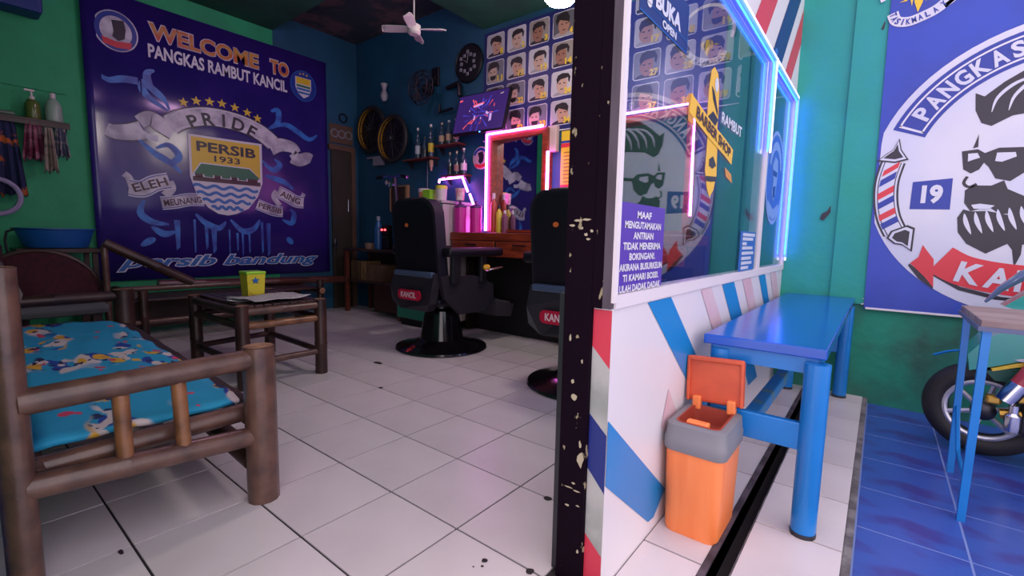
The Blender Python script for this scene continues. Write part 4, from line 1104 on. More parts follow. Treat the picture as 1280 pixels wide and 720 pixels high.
bam('arm_slat', (.027,-.607,.24), (.027,-.609,.425), .0185, bamboo_l, gap=.5)
bam('arm_slat', (.027,-.481,.235), (.027,-.487,.43), .0185, bamboo_l, gap=.5)
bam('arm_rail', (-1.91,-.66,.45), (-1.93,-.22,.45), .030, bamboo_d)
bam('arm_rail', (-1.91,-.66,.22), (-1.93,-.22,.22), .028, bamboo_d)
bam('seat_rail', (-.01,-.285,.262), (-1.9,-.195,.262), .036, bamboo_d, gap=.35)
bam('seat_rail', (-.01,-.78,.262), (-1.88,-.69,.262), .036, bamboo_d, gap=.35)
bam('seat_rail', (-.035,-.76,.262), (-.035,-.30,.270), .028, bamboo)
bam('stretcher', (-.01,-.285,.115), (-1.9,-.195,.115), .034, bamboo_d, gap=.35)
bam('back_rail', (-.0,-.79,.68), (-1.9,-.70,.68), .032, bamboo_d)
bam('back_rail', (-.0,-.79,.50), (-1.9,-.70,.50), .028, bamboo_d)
for k in range(9):
    y = -.74+.052*k
    B().box((-1.9,y+.09*.9,.285),(-.03,y+.036+.0,.296)) if False else B().hexa([(-.10,y,.286),(-.10,y+.036,.286),(-1.9,y+.126,.286),(-1.9,y+.09,.286)],[(-.10,y,.297),(-.10,y+.036,.297),(-1.9,y+.126,.297),(-1.9,y+.09,.297)]).obj('seat_slat', bamboo_d, bn)
# printed cloth lying on the bench
def cloth_material():
    m = bpy.data.materials.new('blue_printed_cloth'); m.use_nodes = True; nt = m.node_tree
    b_ = nt.nodes['Principled BSDF']; b_.inputs['Roughness'].default_value = .75
    tc = nt.nodes.new('ShaderNodeTexCoord')
    col = None
    def mixin(prev, fac, c):
        mx = nt.nodes.new('ShaderNodeMix'); mx.data_type = 'RGBA'
        nt.links.new(fac, mx.inputs[0])
        if prev is None: mx.inputs[6].default_value = (.015,.33,.58,1)
        else: nt.links.new(prev, mx.inputs[6])
        mx.inputs[7].default_value = c + (1,)
        return mx.outputs[2]
    def blob(scale, lo, hi, off, stretch=(1,1,1)):
        mp = nt.nodes.new('ShaderNodeMapping'); mp.inputs['Location'].default_value = off; mp.inputs['Scale'].default_value = stretch
        nt.links.new(tc.outputs['Object'], mp.inputs['Vector'])
        n = nt.nodes.new('ShaderNodeTexNoise'); n.inputs['Scale'].default_value = scale; n.inputs['Detail'].default_value = 1.5
        nt.links.new(mp.outputs['Vector'], n.inputs['Vector'])
        r = nt.nodes.new('ShaderNodeValToRGB'); r.color_ramp.elements[0].position = lo; r.color_ramp.elements[1].position = hi
        nt.links.new(n.outputs['Fac'], r.inputs['Fac'])
        return r.outputs['Color']
    S = (.7,1.3,1)
    def mul(a_, b2):
        q = nt.nodes.new('ShaderNodeMath'); q.operation = 'MULTIPLY'
        nt.links.new(a_, q.inputs[0]); nt.links.new(b2, q.inputs[1]); return q.outputs[0]
    mask = blob(4, .49, .53, (2,6,0), (.6,1.5,1))      # where the printed figures stand
    c = mixin(None, mul(mask, blob(10, .56, .58, (3,1,0), S)), (.012,.06,.36))
    c = mixin(c, mul(mask, blob(9, .535, .56, (0,0,0), S)), (.66,.58,.58))
    c = mixin(c, mul(mask, blob(11, .60, .635, (5,2,0), S)), (.72,.40,.03))
    c = mixin(c, blob(14, .68, .70, (9,4,0), S), (.62,.05,.12))
    c = mixin(c, mul(mask, blob(26, .62, .64, (1,7,0), S)), (.015,.02,.10))
    nt.links.new(c, b_.inputs['Base Color'])
    return m
b = B(); n, k = 40, 12; vs = []; fs = []
c00, c10, c01, c11 = Vector((-.062,-.762,.318)), Vector((-.070,-.300,.318)), Vector((-2.02,-.655,.318)), Vector((-1.875,-.232,.318))
for i in range(n+1):
    for j in range(k+1):
        s, t_ = i/n, j/k
        p = (c00*(1-t_)+c10*t_)*(1-s) + (c01*(1-t_)+c11*t_)*s
        p.z += .004*math.sin(i*.9+j*.5)+.003*math.sin(j*1.7-i*.4)
        if s < .03: p.z -= .010
        if t_ > .97: p.z -= .008; p.y += .004*math.sin(i*1.1)
        vs.append(p[:])
for i in range(n):
    for j in range(k): fs.append((i*(k+1)+j,(i+1)*(k+1)+j,(i+1)*(k+1)+j+1,i*(k+1)+j+1))
b.add(vs, fs); o = b.obj('bench_cloth', cloth_material(), None, True, (-1.0,-.49,.30))
md = o.modifiers.new('thickness', 'SOLIDIFY'); md.thickness = .016; md.offset = -1
tag(o, 'bright blue cloth with colourful cartoon print spread on the bamboo bench', 'cloth')
cl = B(); vs = []; fs = []
for i in range(7):
    for j in range(9):
        vs.append((.035-.05*i, -.862+.010*math.sin(i*1.7+j*.4), .62-.075*j))
for i in range(6):
    for j in range(8): fs.append((i*9+j,(i+1)*9+j,(i+1)*9+j+1,i*9+j+1))
cl.add(vs, fs); o = cl.obj('draped_cloth', M('royal_blue_fabric', (.01,.10,.45), .8), None, True, (-.1,-.862,.02)); o.modifiers.new('thickness', 'SOLIDIFY').thickness = .006
tag(o, 'blue cloth hanging behind the tall front bench post', 'cloth')

# ================================================================== SECOND BAMBOO BENCH (under the banner)
b2 = thing('bamboo_bench', 'long dark bamboo bench standing along the banner wall', 'bench', (-2.9,.9,0))
def bm2(name, p0, p1, r, mat=bamboo_d, gap=.35, cut=False): return bam(name, p0, p1, r, mat, b2, gap, cut)
bm2('back_rail', (-3.0,.25,.40), (-3.0,1.885,.352), .036, M('reddish_bamboo', (.10,.028,.022), .35, col2=(.06,.018,.015), scale=6, coat=.3), .55, True)
bm2('seat_rail', (-2.62,-.05,.412), (-2.62,1.02,.412), .020, bamboo, .42, True)
bm2('stretcher', (-2.62,.0,.17), (-2.62,1.36,.17), .018, bamboo)
bm2('cross_rail', (-3.1,1.40,.30), (-2.58,1.40,.30), .030, bamboo_d, .4, True)
bm2('cross_rail', (-3.1,.0,.37), (-2.6,.0,.37), .03, bamboo_d, .4)
bm2('diagonal_brace', (-2.62,.37,.44), (-2.66,-.125,.735), .034, bamboo_d, .4, True)
bm2('brace_post', (-2.66,-.125,.0), (-2.66,-.125,.715), .020, bamboo, .4)
for y in (.06, 1.40):
    bm2('leg', (-2.62,y,0), (-2.62,y,.40), .030)
    bm2('leg', (-3.05,y,0), (-3.05,y,.38), .030)
for k in range(8):
    x = -3.02+.05*k
    B().rbox((x,.0,.315),(x+.04,1.42,.33),.004).obj('seat_slat', bamboo_d, b2)
B().rbox((-3.1,.02,.05),(-3.06,1.42,.33),.004).obj('back_board', dark_wood, b2)

# ================================================================== BAMBOO TABLE
tb = thing('bamboo_table', 'low dark bamboo table with newspapers and a yellow tub on top', 'table', (-1.42,.33,0))
def bmt(name, p0, p1, r, mat=bamboo_d, gap=.35, cut=False): return bam(name, p0, p1, r, mat, tb, gap, cut)
TL = {'fr':(-1.09,.545),'fl':(-1.095,.115),'bl':(-1.735,.105),'br':(-1.80,.565)}
for kx, (x, y) in TL.items():
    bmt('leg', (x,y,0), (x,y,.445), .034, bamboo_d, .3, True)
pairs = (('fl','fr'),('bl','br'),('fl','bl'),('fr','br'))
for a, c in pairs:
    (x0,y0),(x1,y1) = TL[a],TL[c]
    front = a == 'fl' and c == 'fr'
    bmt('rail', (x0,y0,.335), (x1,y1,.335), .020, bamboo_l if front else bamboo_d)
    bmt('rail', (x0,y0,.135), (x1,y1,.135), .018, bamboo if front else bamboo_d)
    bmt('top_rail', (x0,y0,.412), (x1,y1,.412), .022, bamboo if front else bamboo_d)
for k in range(9):
    y = .13+.047*k
    B().rbox((-1.77,y,.432),(-1.08,y+.043,.445),.004).obj('top_slat', bamboo_d, tb)
newsp = M('newspaper', (.50,.47,.49), .8, col2=(.30,.29,.31), scale=35, lo=.5, hi=.62, stretch=(1,5,1))
def paper(label, cx, cy, w, h, rot, z):
    b = B(); n = 8; vs = []; fs = []
    for i in range(n+1):
        for j in range(n+1):
            u, v = (i/n-.5)*w, (j/n-.5)*h
            vs.append((cx+u*math.cos(rot)-v*math.sin(rot), cy+u*math.sin(rot)+v*math.cos(rot), z+.004*math.sin(i*1.3+rot*5)*math.cos(j*1.1)+.006*(abs(j/n-.5)*2)**4))
    for i in range(n):
        for j in range(n): fs.append((i*(n+1)+j,(i+1)*(n+1)+j,(i+1)*(n+1)+j+1,i*(n+1)+j+1))
    b.add(vs, fs); o = b.obj('newspaper', newsp, None, True, (cx,cy,z)); o.modifiers.new('thickness', 'SOLIDIFY').thickness = .002
    tag(o, label, 'newspaper', 'newspapers on the bamboo table')
paper('creased newspaper sheet at the front edge of the bamboo table', -1.25, .33, .27, .34, .15, .460)
paper('creased newspaper sheet lying beneath another beside the yellow tub', -1.33, .24, .2, .2, -.35, .4495)
t = thing('snack_tub', 'yellow square tub with lime lid on the bamboo table', 'tub', (-1.47,.33,.447))
x, y, z = -1.47, .33, .447
o = B().hexa([(x-.045,y-.045,z),(x+.045,y-.045,z),(x+.045,y+.045,z),(x-.045,y+.045,z)],[(x-.052,y-.052,z+.135),(x+.052,y-.052,z+.135),(x+.052,y+.052,z+.135),(x-.052,y+.052,z+.135)]).obj('body', M('yellow_tub_plastic', (.66,.58,.04), .3, col2=(.45,.30,.03), scale=30, lo=.55, hi=.7), t)
B().rbox((x-.056,y-.056,z+.133),(x+.056,y+.056,z+.15),.005).obj('lid', lime, t)
flat('sticker', p_ltblue, t, fx(x+.051), [star(y-.005,z+.095,.025)[k] for k in range(10)], .003)

# ================================================================== BARBER CHAIRS (built facing +Y at the origin, then placed)
def make_chair():
    t = thing('barber_chair', 'black barber chair on round pedestal in front of the green cabinet', 'barber chair', (0,0,0), 'barber chairs facing the mirrors')
    B().lathe([(.335,0),(.342,.008),(.335,.02),(.27,.036),(.19,.055),(.165,.075)], (0,0,0), 40).obj('base_plate', black_gloss, t, True)
    B().lathe([(.165,.07),(.158,.10),(.135,.22),(.12,.285),(.10,.30)], (0,0,0), 32).obj('pedestal', black_gloss, t, True)
    B().lathe([(.075,.29),(.075,.36)], (0,0,0), 24).obj('piston', steel_dark, t, True)
    B().rbox((-.22,-.24,.345),(.22,.27,.40),.02).obj('seat_frame', black_vinyl, t)
    B().rbox((-.215,-.20,.40),(.215,.30,.52),.035,3).obj('seat_cushion', black_vinyl, t, True)
    for s in (-1, 1):
        B().prism([(s*.215,-.24,.56),(s*.215,-.20,.40),(s*.215,-.05,.28),(s*.215,.20,.28),(s*.215,.31,.36),(s*.215,.30,.48),(s*.215,.10,.55)],(s*.03,0,0)).obj('side_panel', grey_shell, t)
        a = B().rbox((s*.27-.046,-.22,.690),(s*.27+.046,.34,.754),.022,3).obj('armrest', black_vinyl, t, True)
        B().rbox((s*.262-.018,-.16,.50),(s*.262+.018,-.08,.705),.008).obj('arm_support', steel_dark, t)
        B().rbox((s*.262-.015,.13,.50),(s*.262+.015,.19,.705),.008).obj('arm_support', steel_dark, t)
    # backrest: rounded slab
    def out(w, z0, z1, r):
        p = [(-w, z0), (w, z0)]
        p += [(w-r+r*math.cos(a*PI/16), z1-r+r*math.sin(a*PI/16)) for a in range(9)]
        p += [(-w+r+r*math.cos(PI/2+a*PI/16), z1-r+r*math.sin(PI/2+a*PI/16)) for a in range(9)]
        return p
    tilt = lambda z: -.20-.10*(z-.56)
    P = out(.225, .56, 1.078, .11)
    B().prism([(x_, tilt(z_)-.035, z_) for x_, z_ in P], (0,.085,0)).obj('backrest', black_trim, t)
    P = out(.205, .575, 1.063, .10)
    B().prism([(x_, tilt(z_)-.042, z_) for x_, z_ in P], (0,.01,0)).obj('back_cover', black_vinyl, t)
    B().rbox((-.11,-.235-.05,0.985),(.11,-.17-.05,1.09),.025,3).obj('headrest', black_vinyl, t, True)
    flat('badge', M('orange_badge', (.60,.14,.03), .4), t, fy(-.288), [ell(-.05,.90,.018,.014,12)], .0)
    # rear lower shell with the red name plate
    B().prism([(-.215,-.30,.46),(-.20,-.30,.37),(-.14,-.27,.31),(.14,-.27,.31),(.20,-.30,.37),(.215,-.30,.46),(.215,-.27,.575),(-.215,-.27,.575)],(0,.07,0)).obj('rear_shell', grey_shell, t)
    B().rbox((-.20,-.285,.545),(.20,-.24,.585),.012).obj('rear_bar', M('blue_grey_bar', (.06,.09,.16), .3), t)
    pl_ = B().prism([(u,-.302,v) for u, v in rrect(-.12,.385,.12,.455,.03)],(0,-.008,0)).obj('name_plate', M('red_plate', (.50,.01,.05), .3), t)
    tbox('name_lettering', 'KANCIL', M('plate_letters', (.75,.62,.66), .4), pl_, fy(-.311), -.085, .40, .075, .441, .001, .03)
    # lever and footrest
    B().sweep([(.26,.16,.58),(.30,.30,.60),(.30,.36,.60)], .012, 8).obj('lever', chrome, t, True)
    B().lathe([(.004,-.03),(.022,-.015),(.022,.015),(.004,.03)], (.30,.16,.61), 12, 'Y').obj('knob', M('amber_knob', (.75,.40,.03), .3), t, True)
    for s in (-1, 1):
        B().sweep([(s*.16,.26,.40),(s*.17,.44,.33),(s*.17,.52,.27)], .014, 8).obj('footrest_arm', steel_dark, t, True)
    B().hexa([(-.21,.38,.215),(.21,.38,.215),(.21,.57,.19),(-.21,.57,.19)],[(-.21,.38,.335),(.21,.38,.335),(.21,.61,.29),(-.21,.61,.29)]).obj('footrest', M('footrest_grey', (.045,.04,.05), .3), t)
    for k in range(4):
        B().box((-.20,.395+.05*k,.325-.010*k),(.20,.415+.05*k,.342-.010*k)).obj('foot_tread', M('tread_rubber', (.10,.095,.11), .4), t)
    return t
ch1 = make_chair()
ch2 = copy_tree(ch1)
ch1.location = (-1.06, 1.49, 0)
ch2.location = (.215, 1.42, 0)
ch2['label'] = 'black barber chair half hidden behind the dark door post'

# ================================================================== FAR LEFT CORNER: wooden rack and bicycle
rk = thing('wooden_rack', 'dark wooden rack with cartons in the far corner by the door', 'rack', (-2.6,2.08,0))
for x in (-3.03, -2.12):
    for y in (1.94, 2.24):
        B().box((x-.02,y-.02,0),(x+.02,y+.02,.66)).obj('leg', red_wood, rk)
B().rbox((-3.06,1.92,.655),(-2.10,2.26,.685),.004).obj('rack_top', dark_wood, rk)
B().rbox((-3.05,1.93,.33),(-2.11,2.25,.352),.004).obj('rack_shelf', dark_wood, rk)
B().box((-3.02,2.23,.02),(-2.13,2.245,.65)).obj('rack_back', dark_wood, rk)
B().box((-2.55,1.945,.06),(-2.13,1.96,.33)).obj('rack_panel', M('dark_maroon_board', (.035,.008,.008), .5), rk)
for k, (x0, x1, h, c, lab) in enumerate(((-2.97,-2.82,.2,(.09,.05,.015),'olive carton leftmost on the corner rack'),(-2.79,-2.71,.2,(.22,.12,.05),'tan upright carton on the corner rack shelf'),(-2.69,-2.42,.175,(.14,.075,.04),'long brown carton lying on the corner rack shelf'))):
    tag(B().rbox((x0,1.95,.352),(x1,2.15,.352+h),.006).obj('carton', M('carton_%s' % 'abc'[k], c, .7, col2=tuple(q*.6 for q in c), scale=8), None, False, ((x0+x1)/2,2.05,.352)), lab, 'carton', 'cartons on the corner rack')
tag(B().lathe([(.05,0),(.055,.06),(.05,.06),(.045,.01)], (-2.66,1.98,.685), 16).obj('tin_cup', M('dull_tan_tin', (.20,.12,.08), .5), None, True, (-2.66,1.98,.685)), 'tan tin cup on top of the corner rack', 'cup')
t = thing('water_bottle', 'blue plastic bottle standing on the corner rack top', 'bottle', (-2.53,1.99,.685))
B().lathe([(.04,0),(.042,.02),(.042,.2),(.02,.27),(.018,.29)], (-2.53,1.99,.685), 16).obj('body', M('blue_bottle_plastic', (.02,.10,.30), .25), t, True)
B().lathe([(.02,.29),(.02,.33),(.005,.332)], (-2.53,1.99,.685), 12).obj('cap', M('grey_blue_cap', (.2,.25,.3), .4), t, True)
t = thing('toy_robot', 'dark toy figure with two red glowing eyes on the corner rack', 'toy', (-2.36,2.0,.685))
B().rbox((-2.45,1.96,.685),(-2.345,2.03,.82),.015).rbox((-2.445,1.955,.82),(-2.345,2.03,.93),.02).obj('figure_body', black_vinyl, t)
re_ = M('red_led', (1,.1,.1), .3, emit=6, ecol=(1,.04,.05))
for x in (-2.42,-2.368): B().lathe([(.010,0),(.010,.008),(.003,.012)], (x,1.954,.88), 10, 'Y').obj('eye', re_, t, True)
bk = thing('exercise_bike', 'dark bike with chrome handlebar in front of back wall', 'bike', (-2.22,2.0,0))
B().sweep([(-2.46,1.93,1.385),(-2.34,1.945,1.395),(-2.22,1.955,1.38),(-2.12,1.945,1.385),(-2.0,1.93,1.365)], .012, 8).obj('handlebar', chrome, bk, True)
B().sweep([(-2.46,1.93,1.385),(-2.37,1.942,1.393)], .017, 8).obj('grip', black_vinyl, bk, True)
B().sweep([(-2.0,1.93,1.365),(-2.10,1.944,1.383)], .017, 8).obj('grip', black_vinyl, bk, True)
B().sweep([(-2.22,1.955,1.38),(-2.24,1.99,1.15),(-2.27,2.06,.69)], .020, 10).obj('stem', steel_dark, bk, True)
B().lathe([(.008,-.03),(.032,-.02),(.034,.01),(.02,.02)], (-2.24,1.93,1.31), 14, 'Y').obj('headlamp', chrome, bk, True)
B().lathe([(.008,-.02),(.022,-.01),(.022,.02)], (-2.30,1.94,1.33), 12, 'Y').obj('bell', chrome, bk, True)
B().rbox((-2.33,2.04,.69),(-2.2,2.16,.99),.03).obj('body_shell', black_vinyl, bk)
pf = thing('picture_frame', 'gold edged picture frame leaning on the back wall', 'picture', (-2.52,BW,1.08))
B().box((-2.655,BW-.03,1.09),(-2.385,BW-.006,1.335)).obj('picture', dark_wood, pf)
B().box((-2.405,BW-.036,1.08),(-2.375,BW-.004,1.345)).box((-2.665,BW-.036,1.08),(-2.65,BW-.004,1.345)).box((-2.65,BW-.036,1.332),(-2.405,BW-.004,1.345)).box((-2.65,BW-.036,1.08),(-2.405,BW-.004,1.093)).obj('frame', M('dull_gold_frame', (.30,.18,.08), .4), pf)
tag(B().sweep([(-2.07,BW-.03,1.56),(-2.075,BW-.03,1.2),(-2.08,BW-.06,.95)], .004, 5).obj('cable', grey_pl, None, False, (-2.07,BW-.03,.95)), 'thin grey cable hanging down from the bottle shelf', 'cable')

# ================================================================== WINDOW DECALS
GX = 1.0265
Gf = fx(GX)
nt_ = thing('notice', 'purple paper notice with white lines of text on window corner', 'notice', (GX, .2, .71))
B().box((GX,.070,.710),(GX+.0015,.332,.912)).obj('notice_sheet', M('purple_print', (.085,.035,.36), .45), nt_)
for k, (s_, w_) in enumerate((('MAAF',.085),('MENGUTAMAKAN',.215),('ANTRIAN',.12),('TIDAK MENERIMA',.225),('BOKINGAN!.',.155),('AKIRANA BUSURKEUN',.255),('TI KAMARI BOSS!.',.215),('ULAH DADAK DADAK',.245))):
    z = .888-.0245*k
    tbox('notice_line', s_, p_white, nt_, fx(GX), .199-w_/2, z-.009, .199+w_/2, z+.008, .0025, .035)
bk_ = thing('opening_sign', 'dark blue opening hours sign stuck on upper window glass', 'sign', (GX, .27, 1.335))
B().box((GX,.115,1.327),(GX+.0015,.425,1.45)).obj('sign_sheet', M('deep_blue_print', (.012,.025,.16), .45), bk_)
flat('border', p_ltblue, bk_, Gf, [[(.115,1.327),(.425,1.327),(.425,1.330),(.115,1.330)],[(.422,1.327),(.425,1.327),(.425,1.45),(.422,1.45)]], .0025)
tbox('sign_word', 'BUKA', p_offw, bk_, Gf, .200, 1.363, .368, 1.404, .003, .05)
tbox('sign_word', 'OPEN', p_offw, bk_, Gf, .245, 1.335, .340, 1.354, .003, .04)
flat('divider', p_ltblue, bk_, Gf, [[(.12,1.3575),(.42,1.3575),(.42,1.3595),(.12,1.3595)]], .0025)
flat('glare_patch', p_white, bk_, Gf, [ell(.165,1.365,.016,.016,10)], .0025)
# yellow barber sticker
ys = thing('window_sticker', 'yellow barber pole sticker with ribbon on the window glass', 'sticker', (GX, .72, .975))
dy_ = M('sticker_yellow', (.78,.46,.03), .4)
flat('pole_shape', dy_, ys, Gf, [[(.64,1.17),(.645,1.30),(.66,1.355),(.69,1.372),(.73,1.362),(.75,1.33),(.76,1.25),(.76,1.17)],[(.66,1.17),(.655,1.05),(.685,1.0),(.72,.972),(.76,1.0),(.785,1.05),(.77,1.17)]], .001)
flat('pole_detail', p_black, ys, Gf, [[(.67,1.31),(.70,1.30),(.75,1.25),(.75,1.235),(.69,1.275)]], .002)
flat('pole_detail', p_black, ys, Gf, [[(.65,1.215),(.70,1.24),(.76,1.225),(.73,1.20),(.745,1.175),(.69,1.19),(.65,1.17)],[(.69,1.09),(.73,1.105),(.77,1.08),(.73,1.065),(.69,1.07)]], .002)
flat('pole_detail', p_black, ys, Gf, [[(.665,1.035),(.72,1.04),(.78,1.045),(.775,1.03),(.72,1.022),(.67,1.02)]], .002)
flat('pole_detail', p_offw, ys, Gf, [ell(.72,1.325,.02,.022,12)], .002)
rb_ = curve([(.475,1.215),(.56,1.20),(.70,1.175),(.85,1.155),(.965,1.135)], 6)
flat('ribbon', dy_, ys, Gf, band(rb_, [.055]*len(rb_)), .0025)
flat('ribbon_fold', M('sticker_orange', (.60,.26,.04), .4), ys, Gf, [[(.46,1.235),(.50,1.245),(.52,1.16),(.47,1.165)]], .0015)
flat('ribbon_fold', M('sticker_orange', (.60,.26,.04), .4), ys, Gf, [[(.88,1.09),(.97,1.075),(.99,1.045),(.90,1.06)]], .0015)
text('ribbon_word', 'BARBER SHOP', p_maroon, ys, Gf, (.53,1.187), (.40,-.06), (.006,.034), .004, .03)
tbox('top_word', 'RAMBUT', p_offw, ys, Gf, .80, 1.225, 1.08, 1.262, .002, .03)
# small blue list sticker
t = thing('window_sticker', 'small blue list sticker low on the window by the mullion', 'sticker', (GX, 1.33, .71))
B().box((GX,1.19,.708),(GX+.0015,1.47,.875)).obj('sticker_sheet', M('mid_blue_print', (.02,.12,.45), .45), t)
flat('text_line', p_offw, t, Gf, [[(1.22,z),(1.22+w_,z),(1.22+w_,z-.013),(1.22,z-.013)] for z, w_ in ((.868,.23),(.85,.20),(.83,.08),(.812,.20),(.79,.22),(.768,.18),(.748,.20),(.728,.14))], .0025)
# round badge sticker on the narrow pane
t = thing('window_sticker', 'round white outlined emblem sticker on the narrow end pane', 'sticker', (GX, 1.83, .93))
lb = M('badge_pale_blue', (.20,.32,.70), .4)
flat('badge_ring', lb, t, Gf, ring(1.83,1.155,.205,.225,0,2*PI,36,1.03), .001)
flat('badge_disc', M('badge_mid_blue', (.04,.11,.55), .4), t, Gf, [ell(1.83,1.155,.205,.21,30)], .0005)
flat('badge_ring', lb, t, Gf, ring(1.83,1.155,.135,.175,math.radians(20),math.radians(160),20,1.03), .0012)
flat('badge_face', lb, t, Gf, [[(1.75,1.21),(1.80,1.26),(1.88,1.25),(1.90,1.18),(1.87,1.08),(1.82,1.04),(1.77,1.08),(1.79,1.14)]], .0012)
flat('badge_face', p_blueink, t, Gf, [[(1.77,1.19),(1.88,1.19),(1.87,1.165),(1.78,1.165)],[(1.79,1.11),(1.86,1.12),(1.85,1.06),(1.80,1.06)]], .002)
flat('badge_ribbon', lb, t, Gf, [[(1.68,1.04),(1.83,1.0),(1.98,1.04),(1.98,.985),(1.83,.945),(1.68,.985)]], .0012)

# ================================================================== BLUE BENCH
be = thing('blue_bench', 'glossy blue painted wooden bench outside the striped wall', 'bench', (1.24,1.4,0))
B().rbox((1.068,.615,.512),(1.392,2.235,.542),.004).obj('bench_top', blue_gloss, be)
B().box((1.095,.632,.465),(1.372,.655,.512)).obj('apron', blue_leg, be)
B().box((1.095,2.19,.465),(1.372,2.215,.512)).obj('apron', blue_leg, be)
B().box((1.085,.64,.468),(1.108,2.2,.512)).obj('apron', blue_leg, be)
B().box((1.352,.64,.468),(1.375,2.2,.512)).obj('apron', blue_leg, be)
for (x, y) in ((1.372,.622),(1.115,.65),(1.365,2.175),(1.115,2.15)):
    lg = B().lathe([(.031,.006),(.032,.02),(.032,.50)], (x,y,0), 20).obj('leg', blue_leg, be, True)
    B().lathe([(.033,0),(.033,.012)], (x,y,0), 20).obj('leg_foot', steel_dark, lg, True)
B().rbox((1.10,.612,.245),(1.362,.634,.325),.004).obj('stretcher', blue_leg, be)
B().rbox((1.10,2.16,.245),(1.362,2.182,.325),.004).obj('stretcher', blue_leg, be)
B().rbox((1.185,.63,.262),(1.225,2.17,.305),.004).obj('long_stretcher', M('scuffed_blue_paint', (.01,.16,.42), .4, col2=(.12,.2,.16), scale=14, lo=.55, hi=.7), be)

# ================================================================== ORANGE BIN
bi = thing('pedal_bin', 'orange plastic bin with grey rim and open lid by striped wall', 'bin', (1.12,.5,0))
X0, X1, Y0, Y1 = 1.049, 1.197, .388, .592
def rr_ring(sx, sy, z, r=.028, n=4):
    cx, cy = (X0+X1)/2, (Y0+Y1)/2
    w, h = (X1-X0)/2*sx, (Y1-Y0)/2*sy
    return [(cx+u, cy+v, z) for u, v in rrect(-w,-h,w,h,r,n)]
def loft(b_, rings, cap0=True, cap1=True):
    n = len(rings[0]); vs = [p for r in rings for p in r]; fs = []
    for i in range(len(rings)-1):
        for j in range(n): fs.append((i*n+j,i*n+(j+1)%n,(i+1)*n+(j+1)%n,(i+1)*n+j))
    if cap0: fs.append(tuple(range(n-1,-1,-1)))
    if cap1: fs.append(tuple((len(rings)-1)*n+j for j in range(n)))
    return b_.add(vs, fs)
loft(B(), [rr_ring(.97,.97,0), rr_ring(1.0,1.0,.012), rr_ring(1.08,1.06,.262)]).obj('bin_body', orange_pl, bi, True)
loft(B(), [rr_ring(1.13,1.10,.245), rr_ring(1.15,1.12,.252), rr_ring(1.15,1.12,.278), rr_ring(1.12,1.09,.284), rr_ring(1.08,1.06,.318), rr_ring(1.0,1.0,.322), rr_ring(.80,.84,.322,.02), rr_ring(.76,.81,.270,.02)], False, True).obj('rim', grey_pl, bi, True)
loft(B(), [rr_ring(.77,.82,.2715,.02), rr_ring(.82,.86,.3235,.02), rr_ring(.76,.81,.3235,.02), rr_ring(.74,.79,.2725,.02)], True, True).obj('inner_liner', inner_red, bi, True)
B().rbox((1.093,.408,.312),(1.152,.432,.330),.004).obj('lid_latch', orange_pl, bi)
# the lid stands open at the back (+Y side), leaning on the wall side
LM = Matrix.Translation((1.122,.585,.325)) @ Matrix.Rotation(math.radians(-3), 4, 'Y') @ Matrix.Rotation(math.radians(-4), 4, 'X')
lid = B().rbox((-.082,-.006,.01),(.082,.010,.152),.008)
lid.rbox((-.082,-.016,.138),(.082,-.004,.152),.004).rbox((-.082,-.016,.012),(-.072,-.004,.145),.003).rbox((.072,-.016,.012),(.082,-.004,.145),.003)
lid.v = [(LM @ Vector(p))[:] for p in lid.v]
ld = lid.obj('lid', orange_dk, bi)
for s in (-.05,.05):
    h = B().rbox((s-.012,-.02,-.012),(s+.012,.004,.03),.004); h.v = [(LM @ Vector(p))[:] for p in h.v]
    h.obj('hinge', orange_pl, ld)

# ================================================================== METAL TABLE + MOTORBIKE (right edge)
mt = thing('metal_table', 'thin legged blue metal table with worn wooden top at right edge', 'table', (2.05,1.3,-.03))
B().rbox((1.735,1.075,.588),(2.45,1.52,.612),.003).obj('table_top', M('worn_brown_board', (.22,.15,.15), .6, col2=(.30,.23,.22), scale=6, stretch=(1,4,1)), mt)
B().box((1.73,1.07,.578),(2.455,1.085,.592)).box((1.73,1.51,.578),(2.455,1.525,.592)).box((1.73,1.085,.578),(1.745,1.51,.592)).obj('edge_frame', M('frame_grey_blue', (.10,.12,.22), .5), mt)
for (x0, y0, x1, y1) in ((1.752,1.09,1.748,1.087),(1.752,1.505,1.758,1.50),(2.43,1.09,2.43,1.09),(2.43,1.505,2.43,1.505)):
    B().hexa([(x1-.010,y1-.010,-.03),(x1+.010,y1-.010,-.03),(x1+.010,y1+.010,-.03),(x1-.010,y1+.010,-.03)],[(x0-.010,y0-.010,.58),(x0+.010,y0-.010,.58),(x0+.010,y0+.010,.58),(x0-.010,y0+.010,.58)]).obj('leg', blue_leg, mt)
B().sweep([(1.754,1.495,.20),(1.75,1.30,.10),(1.749,1.10,.03)], .007, 6).obj('brace', blue_leg, mt) if False else B().sweep([(1.756,1.49,.23),(1.752,1.33,.11),(1.749,1.10,.095)], .007, 6).obj('brace', blue_leg, mt)

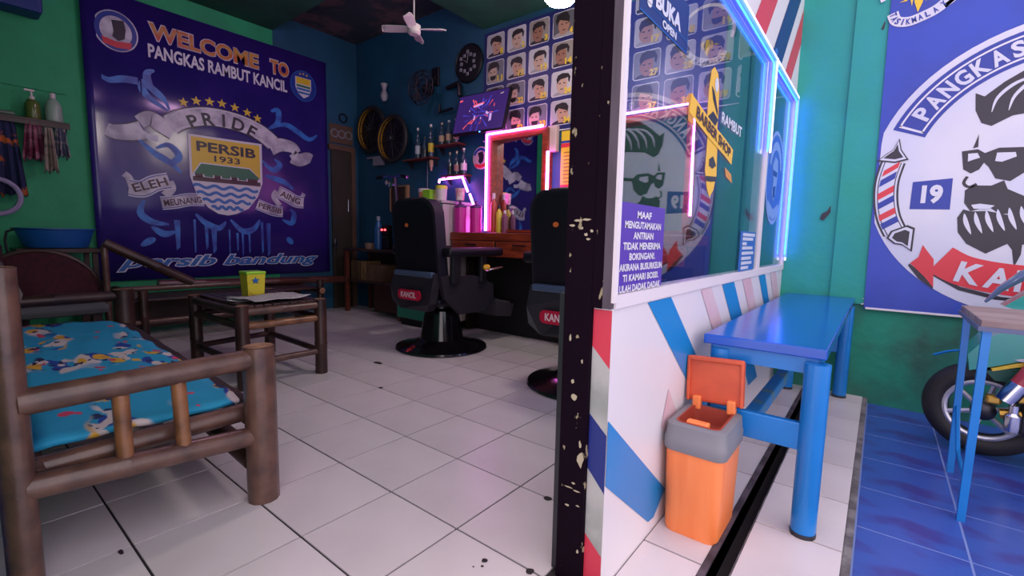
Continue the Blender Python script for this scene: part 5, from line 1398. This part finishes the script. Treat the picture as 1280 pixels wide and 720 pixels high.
mo = thing('motorbike', 'green motorbike with black tyre parked behind the metal table', 'motorbike', (2.3,1.78,-.03))
wc = (1.868,1.80,.165); WR = .195
rub = M('tyre_rubber', (.012,.011,.013), .6)
def rotz(b_, c, a):
    ca, sa = math.cos(a), math.sin(a)
    b_.v = [(c[0]+(x-c[0])*ca-(y-c[1])*sa, c[1]+(x-c[0])*sa+(y-c[1])*ca, z) for x, y, z in b_.v]
    return b_
WA = -.16
rotz(B().torus(wc, WR-.045, .045, 'Y', 44, 12), wc, WA).obj('tyre', rub, mo, True)
rotz(B().torus((wc[0],wc[1]-.03,wc[2]), WR-.078, .011, 'Y', 40, 8), wc, WA).obj('rim', M('silver_rim', (.55,.55,.60), .3, .7), mo, True)
rotz(B().lathe([(.04,-.03),(.04,.04),(.025,.05)], wc, 18, 'Y'), wc, WA).obj('hub', steel_dark, mo, True)
for k in range(6):
    a = 2*PI*k/6+.3
    rotz(B().sweep([(wc[0]+.03*math.cos(a),wc[1]-.03,wc[2]+.03*math.sin(a)),(wc[0]+(WR-.08)*math.cos(a),wc[1]-.03,wc[2]+(WR-.08)*math.sin(a))], .010, 6), wc, WA).obj('spoke', M('silver_rim', (.55,.55,.60), .3, .7), mo, True)
gold = M('gold_anodised', (.62,.36,.07), .3, .8)
B().sweep([(1.90,1.70,.18),(2.02,1.69,.20),(2.25,1.70,.24)], .020, 8).obj('swing_arm', gold, mo, True)
B().rbox((1.855,1.685,.215),(1.90,1.72,.25),.008).obj('chain_adjuster', gold, mo)
B().rbox((1.93,1.675,.235),(1.975,1.71,.27),.008).obj('chain_adjuster', gold, mo)
B().lathe([(.022,0),(.024,.02),(.024,.06),(.014,.07),(.014,.10)], (1.93,1.66,.13), 14).obj('axle_nut', chrome, mo, True)
sk = B()
sk.sweep([(1.915,1.68,.26),(1.99,1.68,.42)], .028, 12); sk.obj('shock_absorber', M('red_spring', (.45,.05,.08), .3), mo, True)
B().sweep([(1.905,1.677,.24),(1.94,1.677,.31)], .033, 12).obj('shock_body', chrome, mo, True)
B().rbox((1.95,1.66,.10),(2.3,1.9,.34),.03).obj('engine', steel_dark, mo)
for k in range(5): B().rbox((1.99+.03*k,1.645,.14),(2.005+.03*k,1.67,.30),.003).obj('engine_fin', gold if k % 2 else chrome, mo)
teal = M('teal_bodywork', (.01,.30,.26), .25, coat=.5)
def body(P, y0, dep): return B().prism([(x, y0, z) for x, z in P], (0, dep, 0))
body([(1.80,.335),(1.79,.40),(1.835,.47),(1.90,.515),(2.02,.555),(2.5,.58),(2.5,.47),(2.06,.43),(1.93,.392),(1.86,.36)], 1.70, .18).obj('tail_fairing', teal, mo)
body([(1.86,.355),(1.93,.388),(2.06,.426),(2.5,.465),(2.5,.452),(2.06,.408),(1.93,.372),(1.865,.345)], 1.695, .19).obj('yellow_stripe', p_yellow, mo)
body([(1.92,.40),(2.06,.445),(2.4,.48),(2.4,.47),(2.06,.432),(1.94,.395)], 1.693, .01).obj('white_stripe', p_offw, mo)
B().sweep([(1.775,1.78,.40),(1.74,1.80,.385),(1.70,1.82,.36)], .010, 6, flat=.5).obj('mudguard_tip', blue_leg, mo)
body([(1.85,.335),(2.0,.375),(2.3,.40),(2.3,.34),(1.98,.30),(1.88,.30)], 1.74, .12).obj('under_tray', M('dull_green_plastic', (.02,.14,.11), .5), mo)
b = B()
b.sweep([(1.825,1.74,.612),(1.862,1.735,.668),(1.92,1.73,.728),(2.02,1.725,.785),(2.15,1.72,.80)], [.014,.036,.055,.062,.06], 12, flat=.35)
b.obj('rear_cowl', M('grey_blue_smoked_plastic', (.10,.15,.24), .2, coat=.4), mo, True)
body([(1.88,.60),(1.95,.67),(2.05,.72),(2.5,.74),(2.5,.58),(2.0,.56)], 1.74, .10).obj('seat_cowl', teal, mo)
B().sweep([(2.3,1.8,.1),(2.5,1.8,-.03)], .015, 8).obj('side_stand', steel_dark, mo)
wc2 = (2.95,1.80,.165)
B().torus(wc2, WR-.045, .045, 'Y', 30, 10).obj('tyre', rub, mo, True)
B().sweep([(2.95,1.76,.17),(2.75,1.76,.70)], .02, 8).obj('front_fork', gold, mo, True)
